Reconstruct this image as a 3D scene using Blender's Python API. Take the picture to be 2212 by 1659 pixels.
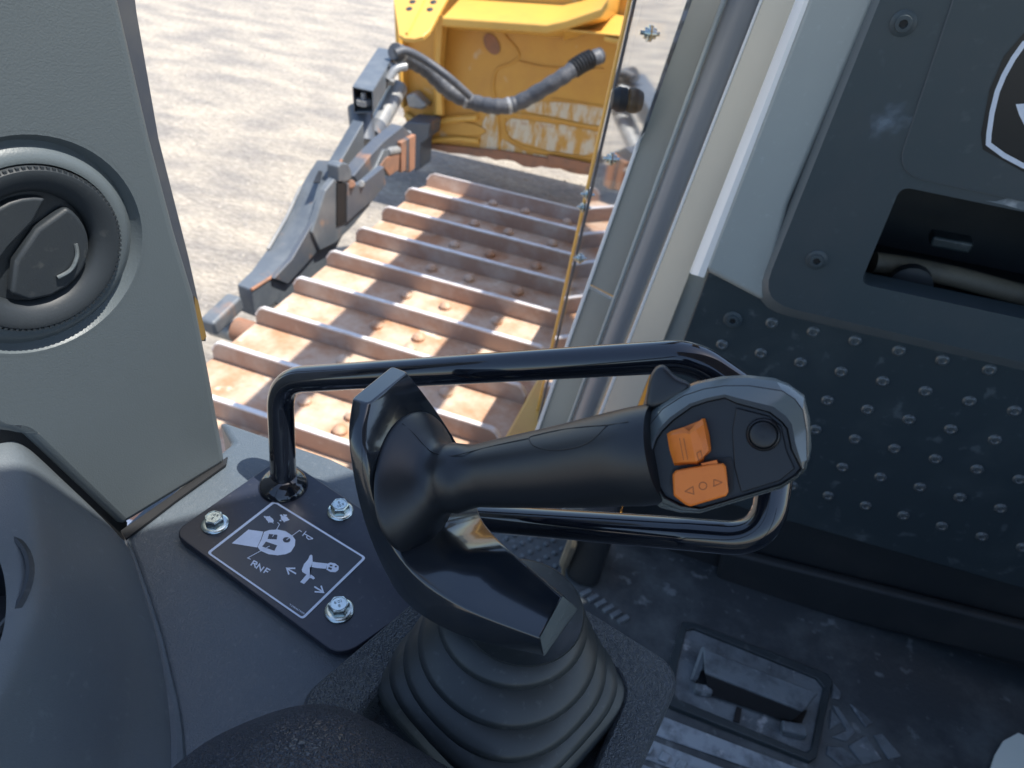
import bpy, bmesh, math, random
from mathutils import Vector as V, Matrix
random.seed(7)
for o in list(bpy.data.objects): bpy.data.objects.remove(o)
C = bpy.context.scene.collection
SC = bpy.context.scene
# ------------------------------------------------------------------ camera
EYE = V((0, 0, 2.3)); FPX = 1580.0            # focal length for a picture 2212 units wide
yaw, pit, rol = math.radians(-15), math.radians(37.9), math.radians(7.4)
FW = V((math.sin(yaw)*math.cos(pit), math.cos(yaw)*math.cos(pit), -math.sin(pit)))
r0 = V((math.cos(yaw), -math.sin(yaw), 0)); u0 = r0.cross(FW)
RT = math.cos(rol)*r0 + math.sin(rol)*u0; UP = -math.sin(rol)*r0 + math.cos(rol)*u0
cam = bpy.data.cameras.new('camera'); co = bpy.data.objects.new('camera', cam); C.objects.link(co)
co.matrix_world = Matrix.Translation(EYE) @ Matrix((RT, UP, -FW)).transposed().to_4x4()
cam.sensor_width = 36; cam.lens = 36*FPX/2212; cam.clip_start = .01; cam.clip_end = 2000
cam.dof.use_dof = True; cam.dof.focus_distance = .47; cam.dof.aperture_fstop = 12
SC.camera = co
# ------------------------------------------------------------------ light
SUN = V((.4, .10, 1.0)).normalized()          # towards the sun
w = bpy.data.worlds.new('World'); SC.world = w; w.use_nodes = True
nt = w.node_tree; bg = nt.nodes['Background']
sky = nt.nodes.new('ShaderNodeTexSky'); sky.sky_type = 'NISHITA'; sky.sun_disc = False
sky.sun_elevation = math.asin(SUN.z); sky.sun_rotation = math.atan2(SUN.x, SUN.y)
nt.links.new(sky.outputs[0], bg.inputs[0]); bg.inputs[1].default_value = .15
sl = bpy.data.lights.new('sun', 'SUN'); sl.energy = 4.4; sl.angle = math.radians(.5); sl.color = (1, .95, .87)
so = bpy.data.objects.new('sun', sl); C.objects.link(so)
so.rotation_euler = SUN.to_track_quat('Z', 'Y').to_euler(); so.location = (3, 1, 8)
SC.view_settings.view_transform = 'Standard'; SC.view_settings.look = 'None'
SC.view_settings.exposure = 1.0; SC.view_settings.gamma = 1
# ------------------------------------------------------------------ points on real surfaces
def ray(x, y): return (FW*FPX + RT*(x-1106) - UP*(y-829.5))/FPX
def PH(x, y, h): r = ray(x, y); return EYE + r*(h/-r.z)         # on the level h metres below the eye
def PY(x, y, Y): r = ray(x, y); return EYE + r*(Y/r.y)
def PX(x, y, X): r = ray(x, y); return EYE + r*(X/r.x)
def PT(x, y, t): return EYE + ray(x, y)*t
def PN(x, y, p0, n): r = ray(x, y); return EYE + r*((p0-EYE).dot(n)/r.dot(n))
# ------------------------------------------------------------------ materials
def L(h):
    h = h.lstrip('#'); c = [int(h[i:i+2], 16)/255 for i in (0, 2, 4)]
    return [((v+.055)/1.055)**2.4 if v > .04045 else v/12.92 for v in c] + [1]
MATS = {}
def mat(name, col, rough=.5, metal=0, grain=0, gscale=600, var=.0, vcol=None, vscale=12, vlo=.45, vhi=.7, coat=0, spec=.5,
        leather=0, lscale=500, rvar=0, dist=.001, stretch=None, speck=None, speckamt=0, speckscale=300):
    m = bpy.data.materials.new(name); m.use_nodes = True; n = m.node_tree.nodes; k = m.node_tree.links
    b = n['Principled BSDF']; col = list(col)+[1] if len(col) == 3 else col
    b.inputs['Base Color'].default_value = col; b.inputs['Roughness'].default_value = rough
    b.inputs['Metallic'].default_value = metal; b.inputs['Specular IOR Level'].default_value = spec
    if coat: b.inputs['Coat Weight'].default_value = coat; b.inputs['Coat Roughness'].default_value = .06
    tc = n.new('ShaderNodeTexCoord'); mp = n.new('ShaderNodeMapping'); k.new(tc.outputs['Object'], mp.inputs[0])
    if stretch: mp.inputs['Scale'].default_value = stretch
    last = None
    if vcol:
        t = n.new('ShaderNodeTexNoise'); t.inputs['Scale'].default_value = vscale; t.inputs['Detail'].default_value = 8
        t.inputs['Roughness'].default_value = .65; k.new(mp.outputs[0], t.inputs[0])
        r = n.new('ShaderNodeMapRange'); r.inputs[1].default_value = vlo; r.inputs[2].default_value = vhi
        r.inputs[4].default_value = var; k.new(t.outputs[0], r.inputs[0])
        x = n.new('ShaderNodeMix'); x.data_type = 'RGBA'; x.inputs[6].default_value = col
        x.inputs[7].default_value = list(vcol)+[1] if len(vcol) == 3 else vcol
        k.new(r.outputs[0], x.inputs[0]); last = x.outputs[2]
        if rvar:
            q = n.new('ShaderNodeMapRange'); q.inputs[3].default_value = rough; q.inputs[4].default_value = rough+rvar
            k.new(r.outputs[0], q.inputs[0]); k.new(q.outputs[0], b.inputs['Roughness'])
    if speck:
        t = n.new('ShaderNodeTexNoise'); t.inputs['Scale'].default_value = speckscale; t.inputs['Detail'].default_value = 6
        k.new(tc.outputs['Object'], t.inputs[0])
        r = n.new('ShaderNodeMapRange'); r.inputs[1].default_value = .62; r.inputs[2].default_value = .72
        r.inputs[4].default_value = speckamt; k.new(t.outputs[0], r.inputs[0])
        x = n.new('ShaderNodeMix'); x.data_type = 'RGBA'; x.inputs[6].default_value = col
        x.inputs[7].default_value = list(speck)+[1]
        if last: k.new(last, x.inputs[6])
        k.new(r.outputs[0], x.inputs[0]); last = x.outputs[2]
    if last: k.new(last, b.inputs['Base Color'])
    h = None
    if grain:
        t = n.new('ShaderNodeTexNoise'); t.inputs['Scale'].default_value = gscale; t.inputs['Detail'].default_value = 3
        k.new(tc.outputs['Object'], t.inputs[0])
        bp = n.new('ShaderNodeBump'); bp.inputs['Strength'].default_value = grain; bp.inputs['Distance'].default_value = dist
        k.new(t.outputs[0], bp.inputs['Height']); h = bp.outputs[0]
    if leather:
        t = n.new('ShaderNodeTexVoronoi'); t.feature = 'DISTANCE_TO_EDGE'; t.inputs['Scale'].default_value = lscale
        wn = n.new('ShaderNodeTexNoise'); wn.inputs['Scale'].default_value = lscale*.6
        ad = n.new('ShaderNodeMixRGB'); ad.blend_type = 'LINEAR_LIGHT'; ad.inputs[0].default_value = .006*300/lscale
        k.new(tc.outputs['Object'], wn.inputs[0]); k.new(tc.outputs['Object'], ad.inputs[1]); k.new(wn.outputs[1], ad.inputs[2])
        k.new(ad.outputs[0], t.inputs[0])
        r = n.new('ShaderNodeMapRange'); r.inputs[2].default_value = .25; k.new(t.outputs[0], r.inputs[0])
        bp = n.new('ShaderNodeBump'); bp.inputs['Strength'].default_value = leather; bp.inputs['Distance'].default_value = dist
        k.new(r.outputs[0], bp.inputs['Height'])
        if h: k.new(h, bp.inputs['Normal'])
        h = bp.outputs[0]
    if h: k.new(h, b.inputs['Normal'])
    MATS[name] = m; return m
M_trim  = mat('grey_grained_plastic', (.080, .097, .106), .44, grain=.25, gscale=900, vcol=(.068, .084, .093), var=.5, vscale=6, dist=.0006)
M_trim2 = mat('light_grey_pillar_plastic', (.32, .355, .35), .36, grain=.1, gscale=700, vcol=(.285, .315, .315), var=.5, vscale=5, dist=.0005, speck=(.45, .5, .52), speckamt=.3, speckscale=90)
M_cons  = mat('slate_console_plastic', (.068, .088, .108), .43, leather=.3, lscale=420, grain=.12, gscale=1200, vcol=(.092, .108, .124), var=.6, vscale=9, dist=.0006, speck=(.25, .28, .31), speckamt=.12, speckscale=160)
M_cons2 = mat('slate_console_side_plastic', (.088, .105, .118), .43, leather=.14, lscale=520, grain=.12, gscale=1200, vcol=(.075, .09, .105), var=.7, vscale=7, dist=.0006, speck=(.25, .28, .30), speckamt=.14, speckscale=120)
M_leath = mat('black_pebbled_plastic', (.052, .062, .075), .40, leather=.75, lscale=380, dist=.0012, vcol=(.065, .073, .083), var=.5, vscale=20)
M_arm   = mat('black_armrest_vinyl', (.030, .038, .052), .36, leather=.85, lscale=330, dist=.0014)
M_front = mat('dark_blue_grey_panel', (.038, .056, .066), .5, grain=.06, gscale=500, vcol=(.052, .064, .072), var=.8, vscale=6, speck=(.16, .19, .2), speckamt=.12, speckscale=60)
M_foot  = mat('footrest_sheet_metal', (.028, .041, .048), .42, grain=.05, gscale=400, vcol=(.07, .086, .09), var=.75, vscale=5, vlo=.5, vhi=.8, speck=(.2, .23, .24), speckamt=.25, speckscale=45)
M_worn  = mat('worn_dimple_metal', (.11, .125, .13), .32, .2, vcol=(.05, .06, .065), var=.9, vscale=150)
M_gloss = mat('gloss_black_powder_coat', (.006, .008, .013), .10, coat=.6, grain=.02, gscale=120)
M_plate = mat('black_powder_coated_plate', (.016, .02, .034), .30, grain=.05, gscale=700, vcol=(.03, .033, .042), var=.6, vscale=25, speck=(.2, .2, .2), speckamt=.12, speckscale=250)
M_guard = mat('satin_black_guard', (.012, .016, .022), .13, grain=.02, gscale=900, vcol=(.022, .025, .028), var=.8, vscale=30, rvar=.12, coat=.5)
M_grip  = mat('soft_black_grip_rubber', (.0095, .012, .0155), .38, grain=.06, gscale=1500, spec=.5, dist=.0004)
M_head  = mat('black_grip_head_shell', (.010, .012, .015), .32, grain=.05, gscale=1500, dist=.0004)
M_facet = mat('glossy_grip_head_rim', (.11, .13, .132), .16, grain=.02, gscale=800, vcol=(.13, .145, .14), var=.6, vscale=60, rvar=.12)  # rim reflections and dust lifted into a base paler than the shell
M_face  = mat('matt_black_switch_face', (.006, .0075, .010), .42, grain=.05, gscale=1500, dist=.0004)
M_or    = mat('orange_switch_plastic', (.70, .185, .025), .40, grain=.04, gscale=900, vcol=(.58, .13, .018), var=.6, vscale=80, spec=.4)
M_ormk  = mat('dark_engraved_mark', (.16, .045, .012), .6)
M_boot  = mat('black_rubber_bellows', (.022, .027, .029), .42, grain=.05, gscale=300, vcol=(.036, .041, .041), var=.7, vscale=18, speck=(.12, .13, .13), speckamt=.25, speckscale=200)
M_white = mat('white_print', (.62, .68, .78), .4, grain=.03, gscale=500, vcol=(.5, .56, .66), var=.7, vscale=60)
M_lab   = mat('charcoal_label_film', (.038, .044, .056), .33, grain=.03, gscale=800, vcol=(.055, .06, .07), var=.7, vscale=40)
M_zinc  = mat('zinc_plated_steel', (.62, .70, .68), .27, 1, grain=.08, gscale=500, vcol=(.45, .5, .5), var=.8, vscale=150)
M_mark  = mat('stamped_mark', (.12, .15, .16), .5, .3)
M_black = mat('deep_black_rubber_and_shade', (.008, .009, .011), .6)  # rubber; also paints dark gaps and slots in place of shade
M_vent  = mat('charcoal_vent_plastic', (.017, .022, .027), .55, grain=.08, gscale=900, vcol=(.022, .027, .031), var=.8, vscale=20, speck=(.2, .2, .18), speckamt=.12, speckscale=110)
M_rust  = mat('rusty_track_steel', (.40, .215, .12), .6, .1, grain=.5, gscale=30, vcol=(.58, .48, .38), var=1, vscale=7, vlo=.38, vhi=.68, dist=.006, speck=(.74, .66, .54), speckamt=.9, speckscale=11)
M_grous = mat('brown_grouser_steel', (.36, .24, .18), .6, .05, grain=.4, gscale=40, vcol=(.47, .41, .36), var=1, vscale=6, dist=.004, speck=(.5, .4, .32), speckamt=.4, speckscale=30)
M_polish= mat('polished_grouser_edge', (.74, .70, .68), .38, .2, grain=.3, gscale=90, vcol=(.50, .42, .36), var=.8, vscale=16, dist=.002)
M_yel   = mat('yellow_machine_paint', (.66, .38, .08), .36, grain=.1, gscale=10, vcol=(.55, .32, .08), var=.9, vscale=3.5, dist=.004)
M_yel2  = mat('dirty_shaded_yellow_paint', (.56, .30, .055), .42, grain=.2, gscale=14, vcol=(.47, .23, .05), var=.7, vscale=4, dist=.006, speck=(.55, .50, .40), speckamt=.75, speckscale=6, stretch=None)  # darker, oranger copy of the yellow: dirt plus the blade back's shade
M_prim  = mat('scraped_pale_primer', (.56, .50, .38), .55, grain=.3, gscale=15, vcol=(.50, .27, .055), var=1, vscale=7, vlo=.44, vhi=.58, dist=.004, speck=(.36, .15, .07), speckamt=.9, speckscale=8, stretch=(2.2, 1, .7))
M_grey  = mat('grey_machine_paint', (.10, .116, .135), .42, .1, grain=.2, gscale=20, vcol=(.17, .185, .195), var=.8, vscale=8, dist=.003, speck=(.30, .19, .13), speckamt=.7, speckscale=9)
M_dgrey = mat('dark_grey_arm_paint', (.075, .088, .11), .45, .1, grain=.2, gscale=20, vcol=(.11, .115, .12), var=.8, vscale=9, dist=.003, speck=(.3, .16, .09), speckamt=.7, speckscale=10)
M_orr   = mat('orange_bare_rust', (.30, .145, .085), .7, grain=.4, gscale=40, vcol=(.17, .11, .08), var=1, vscale=12, dist=.003)
M_hose  = mat('grey_hose_sleeve', (.055, .060, .070), .55, grain=.6, gscale=60, vcol=(.11, .11, .115), var=.8, vscale=14, dist=.004)
M_rod   = mat('pale_cylinder_paint', (.22, .23, .24), .4, .2, grain=.1, gscale=30, vcol=(.38, .36, .32), var=.7, vscale=15)
M_frame = mat('green_grey_frame_paint', (.47, .475, .43), .24, .35, grain=.04, gscale=60, vcol=(.52, .51, .46), var=.7, vscale=4)
M_sealb = mat('blue_grey_rubber_seal', (.20, .21, .22), .26, grain=.05, gscale=80, vcol=(.32, .31, .28), var=.6, vscale=9, stretch=(1, 1, .15))
M_ostrip = mat('dark_outer_frame_paint', (.06, .068, .085), .35, vcol=(.10, .10, .10), var=.8, vscale=14)
M_wht   = mat('white_edge_and_highlight', (.80, .80, .78), .3, grain=.03, gscale=200, vcol=(.72, .73, .72), var=.6, vscale=5)  # white edges, and the highlight painted on the trim's rounded edge
M_floor = mat('dusty_rubber_floor_mat', (.042, .053, .062), .55, grain=.3, gscale=150, vcol=(.17, .20, .21), var=.7, vscale=6, vlo=.45, vhi=.72, dist=.002, speck=(.3, .34, .36), speckamt=.45, speckscale=40)
M_dust  = mat('dust_caked_rubber', (.15, .18, .20), .75, grain=.5, gscale=120, vcol=(.05, .06, .07), var=.9, vscale=28, dist=.002, speck=(.45, .48, .5), speckamt=.6, speckscale=45)
M_dark  = mat('dark_recess_paint', (.022, .027, .031), .6, grain=.1, gscale=60, vcol=(.04, .042, .044), var=.8, vscale=8)
M_tan   = mat('dusty_tan_pipe_and_highlight', (.20, .175, .125), .6, grain=.3, gscale=60, vcol=(.05, .05, .045), var=.9, vscale=14)
M_pdust = mat('pale_dust_on_tread', (.30, .35, .39), .8, grain=.5, gscale=120, vcol=(.10, .12, .135), var=.9, vscale=30, dist=.002, speck=(.5, .54, .57), speckamt=.6, speckscale=45)
M_pale = mat('pale_green_sheet', (.84, .90, .82), .7, grain=.1, gscale=80)
M_grav  = None
def ground_mat():
    m = bpy.data.materials.new('pale_crushed_gravel'); m.use_nodes = True; n = m.node_tree.nodes; k = m.node_tree.links
    b = n['Principled BSDF']; b.inputs['Roughness'].default_value = .85
    tc = n.new('ShaderNodeTexCoord')
    mp = n.new('ShaderNodeMapping'); mp.inputs['Rotation'].default_value = (0, 0, math.radians(-38)); mp.inputs['Scale'].default_value = (1, 2.6, 1)
    k.new(tc.outputs['Object'], mp.inputs[0])
    t1 = n.new('ShaderNodeTexNoise'); t1.inputs['Scale'].default_value = 16; t1.inputs['Detail'].default_value = 10; t1.inputs['Roughness'].default_value = .72
    t2 = n.new('ShaderNodeTexNoise'); t2.inputs['Scale'].default_value = 1.6; t2.inputs['Detail'].default_value = 6
    t3 = n.new('ShaderNodeTexVoronoi'); t3.inputs['Scale'].default_value = 30
    for t in (t1, t2): k.new(mp.outputs[0], t.inputs[0])
    k.new(tc.outputs['Object'], t3.inputs[0])
    cr = n.new('ShaderNodeValToRGB'); k.new(t1.outputs[0], cr.inputs[0])
    e = cr.color_ramp.elements; e[0].position = .36; e[0].color = (.205, .185, .160, 1); e[1].position = .66; e[1].color = (.42, .385, .335, 1)
    q = e.new(.5); q.color = (.285, .26, .225, 1)
    c2 = n.new('ShaderNodeValToRGB'); k.new(t2.outputs[0], c2.inputs[0])
    f = c2.color_ramp.elements; f[0].position = .35; f[0].color = (.78, .78, .80, 1); f[1].position = .68; f[1].color = (1.35, 1.30, 1.20, 1)
    mu = n.new('ShaderNodeMix'); mu.data_type = 'RGBA'; mu.blend_type = 'MULTIPLY'; mu.inputs[0].default_value = 1
    k.new(cr.outputs[0], mu.inputs[6]); k.new(c2.outputs[0], mu.inputs[7])
    k.new(mu.outputs[2], b.inputs['Base Color'])
    ma = n.new('ShaderNodeMath'); ma.operation = 'MULTIPLY_ADD'; ma.inputs[1].default_value = .3; k.new(t3.outputs[0], ma.inputs[0]); k.new(t1.outputs[0], ma.inputs[2])
    bp = n.new('ShaderNodeBump'); bp.inputs['Strength'].default_value = .7; bp.inputs['Distance'].default_value = .03
    k.new(ma.outputs[0], bp.inputs['Height']); k.new(bp.outputs[0], b.inputs['Normal'])
    return m
M_grav = ground_mat()
def glass_mat(name, tint, gl, rough=.02):
    m = bpy.data.materials.new(name); m.use_nodes = True; n = m.node_tree.nodes; k = m.node_tree.links
    n.remove(n['Principled BSDF']); o = n['Material Output']
    t = n.new('ShaderNodeBsdfTransparent'); t.inputs[0].default_value = tint
    g = n.new('ShaderNodeBsdfGlossy'); g.inputs['Roughness'].default_value = rough; g.inputs[0].default_value = (.95, .97, 1, 1)
    x = n.new('ShaderNodeMixShader'); x.inputs[0].default_value = gl
    if gl < .3:
        fr = n.new('ShaderNodeFresnel'); fr.inputs[0].default_value = 1.45; k.new(fr.outputs[0], x.inputs[0])
    k.new(t.outputs[0], x.inputs[1]); k.new(g.outputs[0], x.inputs[2]); k.new(x.outputs[0], o.inputs[0]); return m
M_glass = glass_mat('clear_window_glass', (.96, .98, .97, 1), .05)
M_dglass = glass_mat('tinted_door_glass', (.62, .64, .63, 1), .68, .04)
# ------------------------------------------------------------------ builders
ORI = {}
def thing(name, label, cat, loc, group=None):
    o = bpy.data.objects.new(name, None); C.objects.link(o); o.location = loc; o.empty_display_size = .05
    o['label'] = label; o['category'] = cat
    if group: o['group'] = group
    ORI[o.name] = V(loc); return o
def mesh(name, vf, m, parent=None, bevel=0, seg=2, sub=0, sharp=35, smooth=True, label=None, cat=None, kind=None, group=None, loc=None):
    vs, fs = vf; org = ORI.get(parent.name, V()) if parent else V(loc or (0, 0, 0))
    me = bpy.data.meshes.new(name); me.from_pydata([tuple(V(v)-org) for v in vs], [], fs); me.validate(); me.update()
    bm = bmesh.new(); bm.from_mesh(me); bmesh.ops.recalc_face_normals(bm, faces=bm.faces); bm.to_mesh(me); bm.free()
    if smooth:
        for p in me.polygons: p.use_smooth = True
        if not sub: me.set_sharp_from_angle(angle=math.radians(sharp))
    me.materials.append(m)
    o = bpy.data.objects.new(name, me); C.objects.link(o)
    if parent: o.parent = parent; ORI[o.name] = org
    else: o.location = org; ORI[o.name] = org
    if sub:
        s = o.modifiers.new('s', 'SUBSURF'); s.levels = s.render_levels = sub
    if bevel:
        s = o.modifiers.new('b', 'BEVEL'); s.width = bevel; s.segments = seg; s.limit_method = 'ANGLE'; s.angle_limit = math.radians(30); s.harden_normals = True
    if label: o['label'] = label
    if cat: o['category'] = cat
    if kind: o['kind'] = kind
    if group: o['group'] = group
    return o
def copy_part(src, parent, d):
    o = src.copy(); C.objects.link(o); o.parent = parent; o.location = src.location + V(d); ORI[o.name] = ORI[src.name]
    return o
def join(*parts):
    vs, fs = [], []
    for a, b in parts:
        n = len(vs); vs += list(a); fs += [tuple(i+n for i in f) for f in b]
    return vs, fs
def prism(poly, vec):
    n = len(poly); vec = V(vec); a = [V(p) for p in poly]; b = [p+vec for p in a]
    return a+b, [tuple(range(n)), tuple(range(2*n-1, n-1, -1))]+[(i, i+n, (i+1) % n+n, (i+1) % n) for i in range(n)]
def box(x0, x1, y0, y1, z0, z1):
    return prism([(x0, y0, z0), (x1, y0, z0), (x1, y1, z0), (x0, y1, z0)], (0, 0, z1-z0))
def boxd(c, ax, ay, az):      # oriented box, half-extent vectors
    c, ax, ay, az = map(V, (c, ax, ay, az))
    return prism([c-ax-ay-az, c+ax-ay-az, c+ax+ay-az, c-ax+ay-az], az*2)
def catmull(ps, k=6, closed=False):
    out = []; n = len(ps)
    for i in range(n if closed else n-1):
        if closed: a, b, c, d = (ps[(i+j-1) % n] for j in range(4))
        else: a, b, c, d = ps[max(i-1, 0)], ps[i], ps[i+1], ps[min(i+2, n-1)]
        for j in range(k):
            t = j/k
            out.append(.5*((2*b)+(c-a)*t+(2*a-5*b+4*c-d)*t*t+(3*b-a-3*c+d)*t**3))
    if not closed: out.append(ps[-1].copy())
    return out
def fillet(ps, r, k=8):
    out = [ps[0]]
    for i in range(1, len(ps)-1):
        a, b, c = ps[i-1], ps[i], ps[i+1]; rr = r[i-1] if isinstance(r, (list, tuple)) else r
        u, v = (a-b).normalized(), (c-b).normalized(); ang = u.angle(v)
        d = min(rr/math.tan(ang/2), (a-b).length*.49, (c-b).length*.49)
        p, q = b+u*d, b+v*d
        for j in range(k+1):
            t = j/k; out.append(p*(1-t)**2+b*2*t*(1-t)+q*t*t)
    out.append(ps[-1]); return out
def tube(path, rad, n=20, caps=True, sq=None):
    vs, fs = [], []; m = len(path); T = (path[1]-path[0]).normalized()
    N = T.orthogonal().normalized()
    for i, p in enumerate(path):
        t = (path[min(i+1, m-1)]-path[max(i-1, 0)]).normalized()
        N = (N-t*N.dot(t)).normalized(); B = t.cross(N); r = rad[i] if isinstance(rad, (list, tuple)) else rad
        for j in range(n):
            a = 2*math.pi*j/n; vs.append(p+N*r*math.cos(a)+B*r*math.sin(a))
    for i in range(m-1):
        for j in range(n): fs.append((i*n+j, i*n+(j+1) % n, (i+1)*n+(j+1) % n, (i+1)*n+j))
    if caps: fs += [tuple(range(n-1, -1, -1)), tuple(range((m-1)*n, m*n))]
    return vs, fs
def lathe(c, axis, prof, n=24, cap0=True, cap1=True, hexa=False):
    c = V(c); a = V(axis).normalized(); u = a.orthogonal().normalized()
    if abs(a.z) > .95: u = (V((1, .2, 0))-a*V((1, .2, 0)).dot(a)).normalized()
    v = a.cross(u); vs, fs = [], []
    for r, z in prof:
        for j in range(n):
            t = 2*math.pi*j/n; vs.append(c+a*z+(u*math.cos(t)+v*math.sin(t))*r)
    m = len(prof)
    for i in range(m-1):
        for j in range(n): fs.append((i*n+j, i*n+(j+1) % n, (i+1)*n+(j+1) % n, (i+1)*n+j))
    if cap0: fs.append(tuple(range(n-1, -1, -1)))
    if cap1: fs.append(tuple(range((m-1)*n, m*n)))
    return vs, fs
def grid(rows):
    n = len(rows[0]); vs = [V(p) for r in rows for p in r]
    return vs, [(i*n+j, i*n+j+1, (i+1)*n+j+1, (i+1)*n+j) for i in range(len(rows)-1) for j in range(n-1)]
def loops(rings, cap0=True, cap1=True):
    n = len(rings[0]); vs = [V(p) for r in rings for p in r]
    fs = [(i*n+j, i*n+(j+1) % n, (i+1)*n+(j+1) % n, (i+1)*n+j) for i in range(len(rings)-1) for j in range(n)]
    if cap0: fs.append(tuple(range(n-1, -1, -1)))
    if cap1: fs.append(tuple(range((len(rings)-1)*n, len(rings)*n)))
    return vs, fs
def holed(outer, holes, vec):        # plate with holes, extruded
    bm = bmesh.new(); es = []
    for lp in [outer]+holes:
        q = [bm.verts.new(p) for p in lp]
        for i in range(len(q)): es.append(bm.edges.new((q[i], q[(i+1) % len(q)])))
    bmesh.ops.triangle_fill(bm, use_beauty=True, use_dissolve=False, edges=es)
    g = bmesh.ops.extrude_face_region(bm, geom=list(bm.faces)[:])
    bmesh.ops.translate(bm, verts=[x for x in g['geom'] if isinstance(x, bmesh.types.BMVert)], vec=V(vec))
    bm.verts.index_update(); vs = [v.co.copy() for v in bm.verts]; fs = [tuple(v.index for v in f.verts) for f in bm.faces]; bm.free()
    return vs, fs
def strokes(lines, wd, fn):           # flat mitred ribbons; fn maps 2-D marks to the surface
    vs, fs = [], []
    for li, ln in enumerate(lines):
        P = [V((a, b)) for a, b in ln]; closed = (P[0]-P[-1]).length < 1e-6
        if closed: P = P[:-1]
        m = len(P); n = len(vs)
        for i in range(m):
            a = (P[i]-P[i-1]).normalized() if (i or closed) else None
            b = (P[(i+1) % m]-P[i]).normalized() if (i < m-1 or closed) else None
            a = a or b; b = b or a; na = V((-a.y, a.x)); nb = V((-b.y, b.x)); q = (na+nb)
            q = q.normalized() if q.length > .2 else na; q = q*(wd/2/max(q.dot(na), .45))
            for t in (P[i]-q, P[i]+q): vs.append(fn(t.x, t.y)+LIFT*li)
        for i in range(m if closed else m-1):
            j = (i+1) % m; fs.append((n+2*i, n+2*j, n+2*j+1, n+2*i+1))
    return vs, fs
def polys(ps, fn):
    vs, fs = [], []
    for p in ps:
        n = len(vs); vs += [fn(*q)+LIFT*len(fs) for q in p]; fs.append(tuple(range(n, n+len(p))))
    return vs, fs
def ell(cx, cy, rx, ry, n=20, rot=0):
    c, s = math.cos(rot), math.sin(rot)
    return [(cx+rx*math.cos(t)*c-ry*math.sin(t)*s, cy+rx*math.cos(t)*s+ry*math.sin(t)*c) for t in (2*math.pi*i/n for i in range(n))]
Z = lambda h: 2.3-h
qn = lambda x, y: (410.4+.3028*x, 129.5+.3028*y)
LIFT = V((0, 0, 0))
# ================================================================== ground
G = [(-300, -300), (300, -300), (300, 300), (-300, 300)]
mesh('ground', ([V((x, y, 0)) for x, y in G], [(0, 1, 2, 3)]), M_grav, kind='structure', smooth=False)
vs, fs = [], []
for i in range(9000):                                 # loose stones
    Y = random.uniform(1.0, 11); X = random.uniform(-9, -1.2) if i % 5 else random.uniform(-3, 1)
    s = random.choice((.004, .005, .007, .010))*random.uniform(.6, 1.3); n = len(vs)
    a = random.uniform(0, 6.28); e = V((math.cos(a), math.sin(a), 0))*s*random.uniform(.8, 1.7); f = V((-math.sin(a), math.cos(a), 0))*s; p = V((X, Y, 0))
    vs += [p-e-f*.7, p+e*.8-f, p+e+f*.6, p-e*.7+f, p-e*.5-f*.3+V((0, 0, s*.8)), p+e*.5+V((0, 0, s*.9)), p+f*.5+V((0, 0, s*.75))]
    fs += [tuple(n+q for q in t) for t in ((0, 1, 5, 4), (1, 2, 5), (2, 3, 6, 5), (3, 0, 4, 6), (4, 5, 6))]
o = mesh('loose_gravel', (vs, fs), mat('pale_stone', (.36, .33, .29), .85, vcol=(.24, .22, .2), var=1, vscale=9), kind='stuff', smooth=False)
o['label'] = 'pale crushed stones scattered over the sunlit yard'; o['category'] = 'gravel'
# ================================================================== crawler track
TX0, TX1 = -1.30, -.385
tr = thing('crawler_track', 'rusty wide crawler track with grouser bars outside the cab door', 'track', (-.84, 1.6, .1))
PITCH = .2135; TOPZ = Z(1.362)
def xf(k):                               # centre line of the shoe path -> point, run direction, outward normal
    s = k*PITCH; Lr = 2.80; R = .42
    y0 = 1.408
    if s + y0 < Lr: return V((0, y0+s, TOPZ)), V((0, 1, 0)), V((0, 0, 1))
    a = (s+y0-Lr)/R
    if a < math.pi: return V((0, Lr+R*math.sin(a), TOPZ-R+R*math.cos(a))), V((0, math.cos(a), -math.sin(a))), V((0, math.sin(a), math.cos(a)))
    return V((0, Lr-(a-math.pi)*R, TOPZ-2*R)), V((0, -1, 0)), V((0, 0, -1))
def shoe(k):
    p, d, n = xf(k); x = V((1, 0, 0)); c = V(((TX0+TX1)/2, p.y, p.z)); hw = (TX1-TX0)/2
    pl = mesh('track_shoe', prism([c-x*hw-d*.198-n*.002, c+x*hw-d*.198-n*.002, c+x*hw+d*.004-n*.002, c-x*hw+d*.004-n*.002], n*-.016), M_rust, tr, bevel=.004)
    def P(u, v, h): return c+x*u+d*v+n*h
    e = hw-.002
    prof = [P(-e, 0, -.003), P(-e, 0, .030), P(-e+.014, 0, .052), P(-e+.030, 0, .060), P(e-.030, 0, .060), P(e-.014, 0, .052), P(e, 0, .030), P(e, 0, -.003)]
    g = mesh('grouser', prism([q-d*.005 for q in prof], d*.014), M_grous, pl, bevel=.003)
    cp = [P(-e-.0006, 0, .030), P(-e+.0135, 0, .0530), P(-e+.030, 0, .0615), P(e-.030, 0, .0615), P(e-.0135, 0, .0530), P(e+.0006, 0, .030), P(e-.004, 0, .026), P(e-.017, 0, .049), P(e-.031, 0, .0565), P(-e+.031, 0, .0565), P(-e+.017, 0, .049), P(-e+.004, 0, .026)]
    mesh('grouser_crest', loops([[q-d*.0056 for q in cp], [q+d*.0096 for q in cp]], True, True), M_polish, pl)
    for bx in (-.17, -.02, .17):
        q = V((bx+(-.75+.845), 0, 0))
        for v in (-.062, -.128) if bx == -.02 and k % 2 == 0 else (-.062,):
            mesh('bolt', lathe(c+x*(bx+.06)+d*v, n, [(.021, -.002), (.021, .010), (.014, .018), (.006, .0215)], 10), M_rust, pl)
for k in range(-5, 14): shoe(k)
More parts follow.
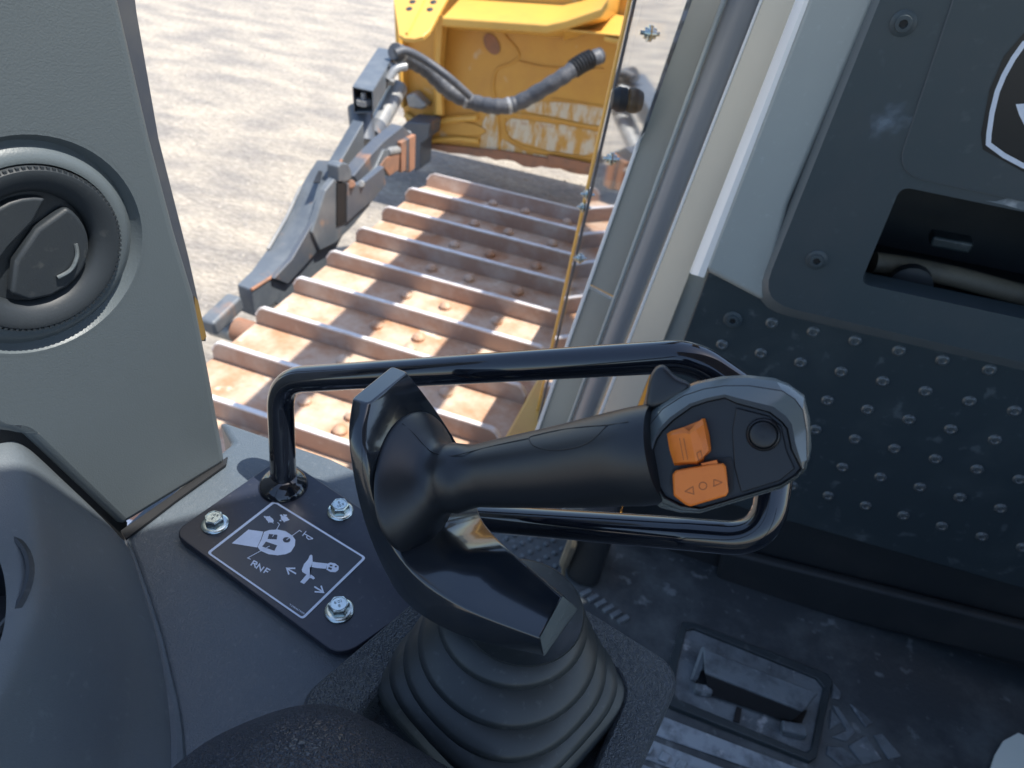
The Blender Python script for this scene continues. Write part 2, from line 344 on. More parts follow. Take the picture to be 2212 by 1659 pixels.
mesh('track_chain', join(box(-1.02, -.93, -.3, 3.0, TOPZ-.12, TOPZ-.025), box(-.78, -.69, -.3, 3.0, TOPZ-.12, TOPZ-.025)), M_dgrey, tr, bevel=.01)
mesh('track_frame', box(-1.06, -.64, -.2, 2.9, .25, TOPZ-.2), M_dgrey, tr, bevel=.02)
# ================================================================== dozer hull and engine hood
hl = thing('engine_hood', 'yellow engine hood and hull ahead of the cab', 'hood', (.2, 2.2, .6))
mesh('hull', box(-.352, .75, .98, 3.3, .5, Z(1.22)), M_yel2, hl, bevel=.01)
mesh('hood', box(-.16, .66, 1.25, 3.2, Z(1.21), Z(.55)), M_yel, hl, bevel=.03)
gd = thing('shadow_caster', 'added unseen bars over the engine hood casting shadow strips on the track', 'shadow caster', (.0, 2, Z(-.3)))  # added out of view to cast shadow strips on the track
for a, b in ((-.42, -.285), (-.05, .06)):
    mesh('shadow_bar', box(a, b, .9, 3.3, Z(-.28), Z(-.33)), M_dgrey, gd, bevel=.008)
mesh('shadow_plate', box(-.42, .25, 2.22, 3.3, Z(-.35), Z(-.36)), M_dgrey, gd)  # added unseen plate that keeps the far track shoes in shadow
for X in (-.35, .005): mesh('shadow_bar_post', box(X-.03, X+.03, 3.2, 3.28, Z(1.2), Z(-.28)), M_dgrey, gd)
# ================================================================== blade
q2 = lambda x, y: (737.3+x/3, y/3)
BY = 4.85
def B(x, y, dy=0): return PY(*q2(x, y), BY+dy)
bl = thing('dozer_blade', 'yellow dozer blade seen from behind with scraped paint and rust', 'blade', (-1.6, BY, .3))
body = [B(345, -260), B(2300, -260), B(2300, 1290), B(1640, 1120), B(1300, 1060), B(1030, 1000), B(560, 945), B(420, 800), B(395, 700), B(355, 260)]
mesh('moldboard', prism(body, (0, .06, 0)), M_yel2, bl, bevel=.01)
mesh('moldboard_front', box(-2.32, 1.9, BY+.07, BY+.75, .52, 1.45), M_yel, bl, bevel=.05)  # unseen blade depth, a box added to shade the ground beneath
# cutting edge with ragged rust
ce = [B(520, 930, -.03)]+[B(520+i*60, 945+ (i*60)*.165+random.uniform(0, 26), -.03) for i in range(0, 31)]+[B(2330, 1235, -.03)]
mesh('cutting_edge', prism(ce+[B(2300, 1180, -.03), B(1000, 975, -.03)], (0, .03, 0)), M_orr, bl)
# box ledge: bright top face plus dark shaded front
def ledge(pts, depth, down, m, nm='ledge'):
    top = [B(*p) for p in pts]; vec = V((0, -depth, 0))
    return top
A0 = [(650, 112), (1330, 158), (1460, 130), (1690, 52), (1740, -20)]
fr = [B(x, y, -.33) for x, y in A0]
bk = [V((p.x, BY-.001, p.z+.06)) for p in fr]; bk[0].x -= .02
f2 = [p-V((0, 0, .05)) for p in fr]; b2 = [V((p.x, BY-.001, p.z-.13)) for p in fr]
mesh('top_box_section', loops([[a, b, c, d] for a, b, c, d in zip(fr, bk, b2, f2)]), M_yel, bl, bevel=.012)
A1 = [(1440, 168), (1700, 75), (2100, 150)]; A2 = [(1440, 185), (1860, 232), (2100, 260)]
mesh('side_ledge', loops([[B(a[0], a[1], -.02), B(c[0], c[1], -.30), B(c[0], c[1]+14, -.30), B(a[0], a[1]+100, -.02)] for a, c in zip(A1, A2)]), M_yel, bl, bevel=.008)
tab = [(332, -40), (372, 225), (410, 246), (470, 252), (530, 236), (575, 195), (615, 120), (700, -40)]
n_ = (V((0, -.45, 1))).normalized(); p0 = B(480, 120, -.38)
T = [PN(*q2(*p), p0, n_) for p in tab]
tb = mesh('lift_bracket', prism(T, -n_*.03), M_yel, bl, bevel=.006)
for x, y in ((440, 58), (462, 12), (574, 62), (597, 14)):
    mesh('bolt_hole', lathe(PN(*q2(x, y), p0, n_)+n_*.001, n_, [(.022, 0), (.016, .002)], 12), M_dark, tb)
mesh('bracket_rib', prism([PN(*q2(*p), p0+n_*.012, n_) for p in ((430, 215), (418, 208), (530, -20), (545, -20))], -n_*.02), M_yel, tb)
mesh('gusset', loops([[B(620, 100, -.3), B(660, 95, -.3), B(690, 130, -.02), B(600, 130, -.02)], [B(612, 400, -.16), B(640, 400, -.16), B(668, 410, -.02), B(600, 410, -.02)], [B(620, 745, -.14), B(655, 745, -.14), B(672, 750, -.02), B(600, 745, -.02)]]), M_yel, bl, bevel=.004)
mesh('bottom_ledge', tube([B(*p, -.02) for p in ((415, 740), (480, 785), (600, 790), (760, 768), (880, 762))], .024, 10), M_yel, bl)
mesh('lower_ledge', tube([B(*p, -.01) for p in ((520, 930), (620, 905), (760, 900), (890, 915))], .02, 10), M_yel, bl)
def line(name, pts, r, m, dy=-.005): return mesh(name, tube(catmull([B(*p, dy) for p in pts], 6), r, 8), m, bl)
line('weld_seam', ((1010, 170), (1070, 240), (1150, 350), (1100, 410), (1010, 450), (985, 560), (1010, 700), (1030, 1000)), .008, M_yel2)
line('weld_seam', ((1060, 770), (1060, 850), (1130, 930), (1300, 980), (1640, 1030)), .009, M_yel2)
line('weld_seam', ((1080, 735), (1300, 760), (1500, 800), (1680, 830)), .011, M_yel2)
line('weld_seam', ((1150, 400), (1350, 440), (1700, 450)), .008, M_yel2)
line('weld_seam', ((1360, 640), (1500, 660), (1720, 700)), .006, M_yel2)
mesh('access_recess', prism([PY(*q2(*p), BY-.004) for p in ell(975, 285, 45, 75, 18, -.5)], (0, -.004, 0)), M_orr, bl)
mesh('oval_recess', prism([B(*p, -.004) for p in ell(770, 830, 170, 45, 24, .12)], (0, -.01, 0)), M_yel2, bl, bevel=.005)
for pp in ([(1085, 775), (1300, 790), (1660, 860), (1640, 990), (1400, 985), (1150, 915), (1080, 860)], [(1260, 655), (1690, 700), (1690, 810), (1400, 760), (1200, 715)], [(1045, 905), (1110, 940), (1200, 985), (1190, 1010), (1050, 995)], [(930, 760), (1010, 760), (1015, 960), (905, 970)], [(1210, 1000), (1330, 1010), (1340, 1050), (1240, 1045)]):
    c = V((sum(p[0] for p in pp)/len(pp), sum(p[1] for p in pp)/len(pp)))
    e = catmull([V(p) for p in pp], 5, True); e = [p+(p-c)*random.uniform(-.05, .04) for p in e]
    mesh('scraped_patch', polys([[tuple(p) for p in e]], lambda x, y: B(x, y, -.0045)), M_prim, bl, smooth=False)
mesh('bottom_plate', prism([B(1340, 1000, -.02), B(1640, 1060, -.02), B(1640, 1120, -.02), B(1350, 1060, -.02)], (0, -.02, 0)), M_orr, bl, bevel=.004)
mesh('handle_lug', prism([B(1700, 235, -.3), B(1860, 262, -.3), B(1850, 300, -.3), B(1700, 270, -.3)], (0, .2, 0)), M_yel, bl, bevel=.01)
mesh('corner_lug', prism([PY(*qn(x, y), BY-.25) for x, y in ((1390, 590), (1545, 440), (1712, 455), (1700, 560), (1645, 600), (1640, 780), (1600, 800), (1560, 640))], (0, .2, 0)), M_dgrey, bl, bevel=.01)
mesh('corner_casting', prism([B(410, 620, -.1), B(470, 600, -.1), B(560, 690, -.1), B(520, 715, -.1), B(430, 700, -.1)], (0, .1, 0)), M_rod, bl, bevel=.02)
mesh('side_flange', prism([B(335, -60, -.1), B(352, -60, -.1), B(372, 240, -.1), B(400, 700, -.1), B(385, 700, -.1), B(350, 250, -.1)], (0, .18, 0)), M_yel, bl, bevel=.004)
# ================================================================== push arm
qa = lambda x, y: (411.5+x/4.034, 329.2+y/4.034)
pa = thing('push_arm', 'worn grey push arm running along the outside of the track', 'push arm', (-1.48, 2.0, .6))
qn = lambda x, y: (410.4+.3028*x, 129.5+.3028*y)
inr = [(440, 1640), (590, 1545), (730, 1400), (860, 1170), (960, 950), (1020, 830), (1085, 712)]
our = [(335, 1600), (440, 1500), (570, 1320), (690, 1090), (800, 880), (852, 790), (905, 708)]
rg = []; ip = []
for i, (p, q) in enumerate(zip(inr, our)):
    p = PX(*qn(*p), -1.405); q = PH(*qn(*q), 2.3-p.z); d = .11 if i < 2 else .30
    rg.append([p, q, q-V((0, 0, d)), p-V((0, 0, d))]); ip.append(p)
mesh('arm_beam', loops(rg), M_grey, pa, bevel=.006)
mesh('arm_edge', tube([p+V((-.002, 0, -.001)) for p in ip], .006, 8), M_orr, pa)
mesh('weld_bead', tube([p+V((-.100, 0, .001)) for p in ip[2:5]], .006, 8), M_rod, pa)
S = lambda x, y, X=-1.39: PX(*qn(x, y), X)
mesh('side_plate', prism([S(600, 1560), (S(730, 1420)), S(865, 1185), S(965, 965), S(1050, 800), S(1055, 1180), S(880, 1400), S(700, 1600)], (-.02, 0, 0)), M_dgrey, pa, bevel=.003)
mesh('dark_slot', prism([S(1052, 880, -1.375), S(1118, 880, -1.375), S(1112, 1160, -1.375), S(1050, 1185, -1.375)], (-.02, 0, 0)), M_black, pa)  # dark slot in the lug, its inner shade painted as a black plate
mesh('inner_plate', prism([S(1060, 760, -1.37), S(1085, 735, -1.37), S(1130, 740, -1.37), S(1155, 790, -1.37), S(1155, 850, -1.37), S(1120, 870, -1.37), S(1062, 870, -1.37)], (-.05, 0, 0)), M_grey, pa, bevel=.006)
mesh('lower_plate', prism([S(1122, 880, -1.37), S(1200, 890, -1.37), S(1262, 860, -1.37), S(1385, 760, -1.37), S(1400, 885, -1.37), S(1310, 1000, -1.37), S(1200, 1090, -1.37), S(1122, 1165, -1.37)], (-.025, 0, 0)), M_dgrey, pa, bevel=.004)
mesh('arm_pin', tube([S(1150, 885, -1.365), S(1150, 885, -1.42)], .016, 14), M_orr, pa, bevel=.004)
mesh('arm_pin', tube([S(1222, 885, -1.365), S(1222, 885, -1.42)], .014, 14), M_rod, pa, bevel=.004)
mesh('slot_mouth', prism([PH(*qn(x, y), 2.3-ip[5].z-.004) for x, y in ((958, 712), (930, 880), (878, 878))], (0, 0, .003)), M_black, pa)
e0 = PX(*qa(150, 1530), -1.44); e1 = PX(*qa(400, 1290), -1.44)
mesh('trunnion_arm', tube([e0, e1], .040, 4), M_grey, pa, bevel=.012)
mesh('trunnion_pin', tube([PX(*qa(190, 1500), -1.52), PX(*qa(190, 1500), -1.52)+V((.16, 0, 0))], .036, 14), M_rod, pa, bevel=.006)
mesh('trunnion_pin', tube([PX(*qa(395, 1540), -1.40), PX(*qa(395, 1540), -1.40)+V((.1, 0, 0))], .042, 14), M_orr, pa, bevel=.006)
mesh('inner_plate', prism([PX(*qa(*p), -1.38) for p in ((1180, 330), (1260, 230), (1400, 330), (1520, 260), (1690, 120), (1700, 240), (1560, 470), (1420, 640), (1270, 790), (1130, 860), (1060, 700))], (-.03, 0, 0)), M_grey, pa, bevel=.006)
# knuckle bracket between arm and blade
br = thing('knuckle_bracket', 'rust-edged dark bracket joining push arm and blade corner', 'bracket', (-1.5, 3.4, .6))
def K(x, y, X=-1.62): return PX(*q2(x, y), X)
KX = -1.50
N_ = lambda x, y, X=KX: PX(*qn(x, y), X)
mesh('link_beam', loops([[N_(*p), N_(*q), N_(*q)+V((-.06, 0, -.03)), N_(*p)+V((-.06, 0, 0))] for p, q in (((1165, 830), (1200, 880)), ((1280, 690), (1300, 800)), ((1390, 575), (1400, 680)), ((1520, 470), (1600, 540)))]), M_dgrey, br, bevel=.006)
mesh('link_side', prism([N_(1260, 850, KX+.01), N_(1330, 760, KX+.01), N_(1385, 640, KX+.01), N_(1500, 635, KX+.01), N_(1492, 790, KX+.01), N_(1420, 832, KX+.01), N_(1385, 760, KX+.01), N_(1375, 880, KX+.01), N_(1270, 960, KX+.01)], (-.03, 0, 0)), M_grey, br, bevel=.004)
mesh('link_rust', prism([N_(1395, 700, KX+.013), N_(1498, 655, KX+.013), N_(1490, 785, KX+.013), N_(1425, 828, KX+.013), N_(1385, 770, KX+.013), N_(1330, 900, KX+.013), N_(1290, 930, KX+.013), N_(1310, 830, KX+.013)], (-.01, 0, 0)), M_orr, br, bevel=.003)
for x0, x1, m in ((1508, 1548, M_orr), (1548, 1566, M_dgrey), (1566, 1612, M_orr)):
    mesh('link_head', prism([N_(x0, 590-(x0-1508)*.55, KX+.02), N_(x1, 590-(x1-1508)*.55, KX+.02), N_(x1-6, 800-(x1-1508)*.25, KX+.02), N_(x0, 805, KX+.02)], (-.06, 0, 0)), m, br, bevel=.004)
mesh('pin_cap', tube([N_(1410, 590, KX-.02), N_(1560, 530, KX-.02)], .020, 10), M_rod, br, bevel=.005)
mesh('pin_cap', tube([N_(1405, 655, KX), N_(1490, 640, KX)], .020, 10), M_rod, br, bevel=.005)
# tilt cylinder and its box housing
tc_ = thing('tilt_cylinder', 'grey tilt cylinder with square tube housing above the push arm', 'cylinder', (-1.7, 3.3, 1.0))
def Q(x, y, Y): return PY(*q2(x, y), Y)
U = lambda x, y, Y: PY(*qn(x, y), Y)
sa, sb_, sc_, sd = U(965, 760, 2.86), U(1082, 712, 2.86), U(1240, 440, 3.1), U(1160, 425, 3.1)
mesh('strut', loops([[sa, sb_, sb_-V((0, 0, .13)), sa-V((0, 0, .13))], [sd, sc_, sc_-V((0, 0, .16)), sd-V((0, 0, .16))]]), M_grey, tc_, bevel=.005)
mesh('rod_tube', tube([U(1212, 335, 3.32), U(1240, 600, 3.22)], .062, 24), M_dgrey, tc_, bevel=.006)
mesh('barrel_base', tube([U(1290, 560, 3.3), U(1335, 480, 3.4)], .058, 24), M_dgrey, tc_, bevel=.006)
mesh('barrel', tube([U(1328, 490, 3.42), U(1490, 195, 3.75)], .050, 24), M_rod, tc_, bevel=.008)
d_ = (Q(360, 330, 3.75)-Q(205, 590, 3.2)); c0 = [Q(70, 560, 3.2), Q(205, 590, 3.2), Q(208, 735, 3.2), Q(80, 735, 3.2)]
mesh('square_tube', join(*[prism([c0[i], c0[(i+1) % 4], c0[(i+1) % 4]+(c0[(i+3) % 4]-c0[i])*0.0+((sum(c0, V())/4)-c0[(i+1) % 4])*.12, c0[i]+((sum(c0, V())/4)-c0[i])*.12], d_) for i in range(4)]), M_grey, tc_, bevel=.003)
mesh('tube_bolt', tube([Q(145, 600, 3.22), Q(145, 690, 3.22)], .014, 10), M_rod, tc_)
mesh('tube_nut', lathe(Q(145, 660, 3.22), (0, 0, 1), [(.04, -.012), (.04, .012)], 6), M_rod, tc_)
mesh('fitting', tube(catmull([Q(300, 520, 3.5), Q(350, 450, 3.55), Q(420, 430, 3.6)], 5), .022, 12), M_rod, tc_)
mesh('fitting', tube([Q(320, 540, 3.5), Q(330, 420, 3.6)], .018, 12), M_rod, tc_)
# hoses
hp = catmull([Q(345, 330, 3.6), Q(430, 380, 3.7), Q(560, 455, 3.8), Q(700, 590, 3.85), Q(850, 660, 3.9), Q(1020, 690, 3.9), Q(1160, 660, 3.95), Q(1400, 520, 4.0), Q(1560, 410, 4.1), Q(1680, 360, 4.2)], 8)
ho = thing('hydraulic_hose', 'thick grey sleeved hydraulic hose sagging behind the yellow blade', 'hose', hp[40])
mesh('sleeve', tube(hp, [.042+.003*math.sin(i*2.1) for i in range(len(hp))], 16), M_hose, ho)
h2 = catmull([Q(350, 345, 3.55), Q(420, 330, 3.6), Q(550, 395, 3.68), Q(700, 505, 3.72), Q(835, 625, 3.8)], 8)
mesh('hose', tube(h2, .021, 12), M_hose, ho)
for i in range(7):
    p = hp[-12+i]; t = (hp[-11+i]-hp[-12+i]).normalized()
    mesh('coil', lathe(p, t, [(.046, -.008), (.052, 0), (.046, .008)], 18), M_black, ho)
for i in (4, 30, 44): mesh('clamp', lathe(hp[i], (hp[i+1]-hp[i]), [(.045, -.01), (.0465, -.008), (.0465, .008), (.045, .01)], 18), M_rod, ho)
# ================================================================== cab shell (mostly behind and above the viewer)
cs = thing('cab_shell', 'cab roof and window posts around the operator', 'cab', (.2, 0, Z(1.04)))
mesh('roof', prism([(-.30, -.40, Z(-.5)), (1.35, -.40, Z(-.5)), (1.35, 1.25, Z(-.5)), (.90, 1.25, Z(-.5)), (.04, .343, Z(-.5)), (-.10, .17, Z(-.5)), (-.30, .05, Z(-.5))], (0, 0, .08)), mat('charcoal_roof_lining', (.16, .17, .18), .8), cs)  # unseen roof: outline cut to let sun on the console, lining darkened against reflections
mesh('rear_wall', box(-.42, .9, -.80, -.75, Z(1.1), Z(.45)), M_trim2, cs)
mesh('side_wall', box(.86, .9, -.75, .95, Z(1.1), Z(.42)), M_trim, cs)
for x, y in ((.86, -.75), (.86, .86), (-.42, -.75)): mesh('post', box(x, x+.05, y, y+.06, Z(1.1), Z(-.5)), M_trim, cs)
# ================================================================== cab floor
fl = mesh('cab_floor', box(-.30, .88, -.75, .99, Z(1.10), Z(1.04)), M_floor, kind='structure')
F = lambda x, y: PH(x, y, 1.04)
qp = lambda x, y: ((2500+x*.6926)/1.8228, (2350+y*.6926)/1.8228)
def FP(x, y, h=1.04): return PH(*qp(x, y), h)
def rib(ps, hgt, m=M_dust, nm='floor_rib', b=.002): return mesh(nm, prism(ps, (0, 0, hgt)), m, fl, bevel=b)
# little round studs by the door step
st = None; q7 = lambda x, y: (1042.3+.1984*x, 1097.2+.1984*y)
for i in range(7):
    for j in range(6):
        px = 350-95*j+i*88*1.0+ (0); py = 360+62*j*1.0-i*-0
        p = PH(*q7(600, 415), 1.04)+V((-.018*j+.0*i, 0, 0))
rows = []
a0 = PH(*q7(615, 585), 1.04); a1 = PH(*q7(775, 500), 1.04); b0 = PH(*q7(448, 490), 1.04)
du = (a1-a0)/2; dv = (b0-a0)/1.0
for i in range(-6, 7):
    for j in range(-1, 7):
        p = a0+du*i*1.05+dv*j*.8+du*(.5 if j % 2 else 0)
        if not (-.28 < p.x < -.05 and .72 < p.y < .97): continue
        if st is None: st = mesh('stud', lathe(p, (0, 0, 1), [(.0052, 0), (.0048, .003), (.0025, .005)], 10), M_dust, fl); sp = p
        else: copy_part(st, fl, p-sp)
# raised edge bars in a row
for i in range(6):
    c = PH(*q7(1120+i*82, 930+i*58), 1.04); mesh('tread_bar', boxd(c+V((0, 0, .002)), V((.0065, .0085, 0)), V((.0034, -.0026, 0)), V((0, 0, .003))), M_dust, fl, bevel=.001)
# foot bracket in the mat
fb = thing('floor_latch', 'dusty black hinged bar set in a rectangular recess of the floor mat', 'latch', FP(600, 650))
fo = [FP(200, 350), FP(262, 160), FP(330, 165), FP(1085, 455), FP(1112, 500), FP(1020, 930), FP(985, 950), FP(200, 640), FP(140, 590)]
fi = [FP(240, 380), FP(285, 205), FP(330, 200), FP(1020, 480), FP(1060, 530), FP(990, 880), FP(960, 900), FP(240, 600), FP(215, 560)]
mesh('frame', loops([[p+V((0, 0, 0)) for p in fo], [p+V((0, 0, .010)) for p in fo], [p+V((0, 0, .010)) for p in fi], [p+V((0, 0, .001)) for p in fi]], False, True), M_foot, fb, bevel=.002)
mesh('recess_plate', prism([p+V((0, 0, .002)) for p in fi], (0, 0, .003)), M_dust, fb)
w0, w1, w2, w3 = FP(390, 290, 1.0), FP(1045, 545, 1.0), FP(960, 650, 1.0), FP(400, 430, 1.0)
mesh('bar_top', prism([w0, w1, w2, w3], (0, 0, -.006)), M_dust, fb, bevel=.003)
mesh('bar_front', prism([w3-V((0, 0, .004)), w2-V((0, 0, .004)), FP(880, 720, 1.03), FP(420, 560, 1.03)], (0, .006, 0)), M_black, fb, bevel=.002)
mesh('bar_side', prism([FP(395, 285, 1.0), FP(330, 470, 1.03), FP(350, 490, 1.035), FP(415, 310, 1.0)], (-.004, 0, -.004)), M_dust, fb)
for a in ((325, 520, 425, 590), (815, 740, 955, 820)):
    c = (FP(a[0], a[1])+FP(a[2], a[3]))/2+V((0, 0, .012)); u = (FP(a[2], a[3]-30)-FP(a[0], a[1]+20))*.5; u.z = 0
    mesh('foot_pad', boxd(c, u, V((-u.y, u.x, 0))*.5, V((0, 0, .008))), M_dust, fb, bevel=.004, seg=3)
mesh('slot', prism([FP(*p)+V((0, 0, .0062)) for p in ((570, 640), (600, 650), (585, 730), (550, 720))], (0, 0, .002)), M_black, fb)
mesh('slot', prism([FP(*p)+V((0, 0, .0062)) for p in ((880, 640), (970, 660), (940, 730), (870, 720))], (0, 0, .002)), M_black, fb)
mesh('slot', prism([FP(*p)+V((0, 0, .0062)) for p in ((345, 440), (410, 430), (395, 520), (335, 520))], (0, 0, .002)), M_black, fb)
# diamond tread right of the latch
for ps in ([(1120, 490), (1170, 550), (1160, 585), (1115, 580)], [(1115, 620), (1150, 630), (1250, 770), (1200, 830), (1110, 800), (1200, 765)], [(1215, 610), (1290, 660), (1350, 720), (1310, 750)], [(1210, 850), (1310, 790), (1400, 930), (1290, 960)], [(1090, 850), (1180, 860), (1290, 960), (1180, 972), (1085, 900)], [(1350, 790), (1400, 780), (1510, 910), (1440, 930)], [(1110, 640), (1170, 720), (1100, 760)]):
    rib([FP(*p) for p in ps], .004)
# ribs at the bottom beside the console
for i in range(4):
    rib([FP(40+i*0-i*70, 640+i*130), FP(980-i*40, 1000+i*150), FP(960-i*40, 1085+i*150), FP(-20-i*70, 745+i*130)], .004, M_pdust)
for i in range(8): rib([FP(-40+i*95, 800+i*45), FP(10+i*95, 822+i*45), FP(-15+i*95, 870+i*45), FP(-65+i*95, 848+i*45)], .009, M_pdust, b=.002)
# black boot built as a plain block, its corner highlight painted on
sb = thing('sill_boot', 'black boot block with a painted pale edge highlight at the door step', 'bracket', F(1260, 1260))
mesh('boot_body', prism([F(1217, 1246), F(1250, 1268), F(1288, 1275), F(1320, 1180), F(1250, 1150)], (0, 0, .13)), M_dark, sb, bevel=.012, seg=3)
mesh('edge_highlight', tube(catmull([PH(1217, 1244, 1.035), PH(1219, 1218, 1.0), PH(1236, 1172, .93), PH(1240, 1140, .9)], 5), [.004]*5+[.009]*6+[.007]*5, 8), M_tan, sb)  # highlight on the boot's corner, painted as a pale tan strip
# ================================================================== cab front wall
fw_ = thing('front_console', 'dark front wall of the cab with access opening and shield emblem', 'console', (.35, .9, Z(1.04)))
FY = .885
q3 = lambda x, y: (1837.8+.4134*x, .4134*y)
def fillet2(pts, r, k=6): # closed 3d polygon corner rounding
    n = len(pts); out = []
    for i in range(n):
        a, b, c = pts[i-1], pts[i], pts[(i+1) % n]; rr = r[i] if isinstance(r, (list, tuple)) else r
        u, v = (a-b).normalized(), (c-b).normalized(); d = min(rr, (a-b).length*.45, (c-b).length*.45)
        for j in range(k+1):
            t = j/k; out.append((b+u*d)*(1-t)**2+b*2*t*(1-t)+(b+v*d)*t*t)
    return out
cov = fillet2([PY(1925, -60, FY), PY(2600, -60, FY), PY(2600, 873, FY), PY(1640, 651, FY)], [.001, .001, .001, .045])
hole = fillet2([PY(1946, 403, FY), PY(2560, 530, FY), PY(2540, 760, FY), PY(1858, 613, FY)], .012)
cover = mesh('access_cover', holed(cov, [hole[::-1]], (0, .035, 0)), M_front, fw_, bevel=.004, seg=3)
# sloped border around the cover
ring = fillet2([PY(1897, -60, .905), PY(2600, -60, .905), PY(2600, 890, .905), PY(1614, 663, .905)], [.001, .001, .001, .055])
mesh('cover_border', loops([cov, [p+V((0, -.0005, 0)) for p in [a.lerp(b, .25) for a, b in zip(cov, ring)]], ring, [p+V((0, .03, 0)) for p in ring]], False, False), mat('slate_border_plastic', (.11, .13, .14), .4, grain=.05, gscale=300), fw_)
emb = fillet2([PY(2063, -10, FY), PY(2600, -10, FY), PY(2600, 515, FY), PY(1935, 374, FY)], [.001, .001, .001, .03])
mesh('raised_field', prism(emb, (0, -.0025, 0)), M_front, fw_, bevel=.0015, seg=3)
mesh('field_edge', tube([p+V((0, -.001, 0)) for p in emb[-8:]+emb[:1]], .0012, 6), M_cons2, fw_)
EF = lambda dy: (lambda x, y: PY(*q3(x, y), FY-.0027-dy))
sh = thing('shield_emblem', 'black shield emblem with a pale outline on the raised field of the front wall', 'emblem', PY(2212, 260, FY-.003))
SO = [(1560, 180), (905+330, 90), (905, 170), (800, 295), (725, 470), (683, 700), (690, 780), (905, 905), (1235, 960), (1560, 905), (1770, 780), (1775, 620), (1700, 400)]
SO2 = [(905, 172), (800, 295), (725, 470), (680, 700), (690, 782), (905, 900), (1230, 985), (1560, 905), (1770, 782), (1780, 700), (1735, 470), (1660, 295), (1560, 172), (1230, 60)]
mesh('shield', polys([SO2], EF(.0002)), mat('black_emblem_film', (.012, .014, .016), .35), sh, smooth=False)
mesh('outline', strokes([[(905, 228), (850, 305), (800, 395), (765, 480), (738, 590), (722, 700), (719, 752), (800, 812), (905, 868), (1060, 915), (1230, 940), (1400, 915), (1560, 868), (1740, 752), (1722, 590), (1660, 395), (1560, 228), (1230, 120), (905, 228)]], 27, EF(.0005)), M_white, sh, smooth=False)
mesh('antler', polys([[(862, 545), (920, 540), (1010, 560), (1050, 690), (1000, 760), (950, 720), (905, 650), (880, 600)]], EF(.0005)), M_white, sh, smooth=False)
mesh('sticker_residue', polys([[(700, 1048), (760, 1052), (820, 1035), (905, 1045), (980, 1060), (1000, 1115), (905, 1100), (820, 1075)]], lambda x, y: PY(*q3(x, y), FY-.0004)), M_dust, fw_, smooth=False)
# dust scuff
scm = bpy.data.materials.new('pale_scuff_marks'); scm.use_nodes = True; n = scm.node_tree.nodes; k = scm.node_tree.links
b_ = n['Principled BSDF']; b_.inputs['Base Color'].default_value = (.17, .22, .27, 1); b_.inputs['Roughness'].default_value = .7
tcn = n.new('ShaderNodeTexCoord'); tt = n.new('ShaderNodeTexNoise'); tt.inputs['Scale'].default_value = 70; tt.inputs['Detail'].default_value = 6
vl = n.new('ShaderNodeVectorMath'); vl.operation = 'LENGTH'; rr_ = n.new('ShaderNodeMapRange'); rr_.inputs[1].default_value = 0; rr_.inputs[2].default_value = .035; rr_.inputs[3].default_value = .25; rr_.inputs[4].default_value = -.25
ad_ = n.new('ShaderNodeMath'); ad_.operation = 'ADD'; r2_ = n.new('ShaderNodeMapRange'); r2_.inputs[1].default_value = .47; r2_.inputs[2].default_value = .85; r2_.inputs[4].default_value = .85
k.new(tcn.outputs['Object'], tt.inputs[0]); k.new(tcn.outputs['Object'], vl.inputs[0]); k.new(vl.outputs['Value'], rr_.inputs[0]); k.new(rr_.outputs[0], ad_.inputs[0]); k.new(tt.outputs[0], ad_.inputs[1]); k.new(ad_.outputs[0], r2_.inputs[0]); k.new(r2_.outputs[0], b_.inputs['Alpha'])
c_ = PY(*q3(200, 620), FY-.0006)
s_ = mesh('scuff_mark', ([V((-.04, 0, -.04)), V((.04, 0, -.04)), V((.04, 0, .04)), V((-.04, 0, .04))], [(0, 1, 2, 3)]), scm, None, smooth=False)
s_.parent = fw_; s_.location = c_-ORI[fw_.name]
# opening interior
hb = [p+V((0, .035, 0)) for p in hole]; hcn = sum(hb, V())/len(hb); hb2 = [hcn+(p-hcn)*1.35+V((0, .001, -.03)) for p in hb]
mesh('opening_box', loops([hb, hb2, [p+V((0, .22, 0)) for p in hb2]], False, True), M_dark, fw_)
mesh('pipe', tube([PY(*q3(120, 1370), .99), PY(*q3(330, 1400), 1.0), PY(*q3(560, 1450), 1.0), PY(*q3(1000, 1570), 1.0)], .014, 12), M_tan, fw_)
mesh('pipe_flange', lathe(PY(*q3(310, 1490), .96), (0, -1, 0), [(.026, -.01), (.026, .004), (.018, .006)], 16), M_dark, fw_)
mesh('pump_block', prism([PY(*q3(*p), 1.02) for p in ((430, 1235), (650, 1275), (620, 1330), (410, 1290))], (0, .03, 0)), M_foot, fw_, bevel=.004)
def screw(x, y, Y, par):
    p = PY(x, y, Y); n = V((0, -1, 0))
    s = mesh('screw', lathe(p, n, [(.0125, -.002), (.0125, .0012), (.0105, .0022), (.0085, .0026), (.0078, .0052), (.0042, .0055), (.0038, .0025)], 24), M_front, par)
    mesh('socket', lathe(p+n*.0026, n, [(.0037, 0), (.0036, .0006)], 6), M_black, s)
screw(1951, 50, FY, fw_); screw(1764, 561, FY, fw_)
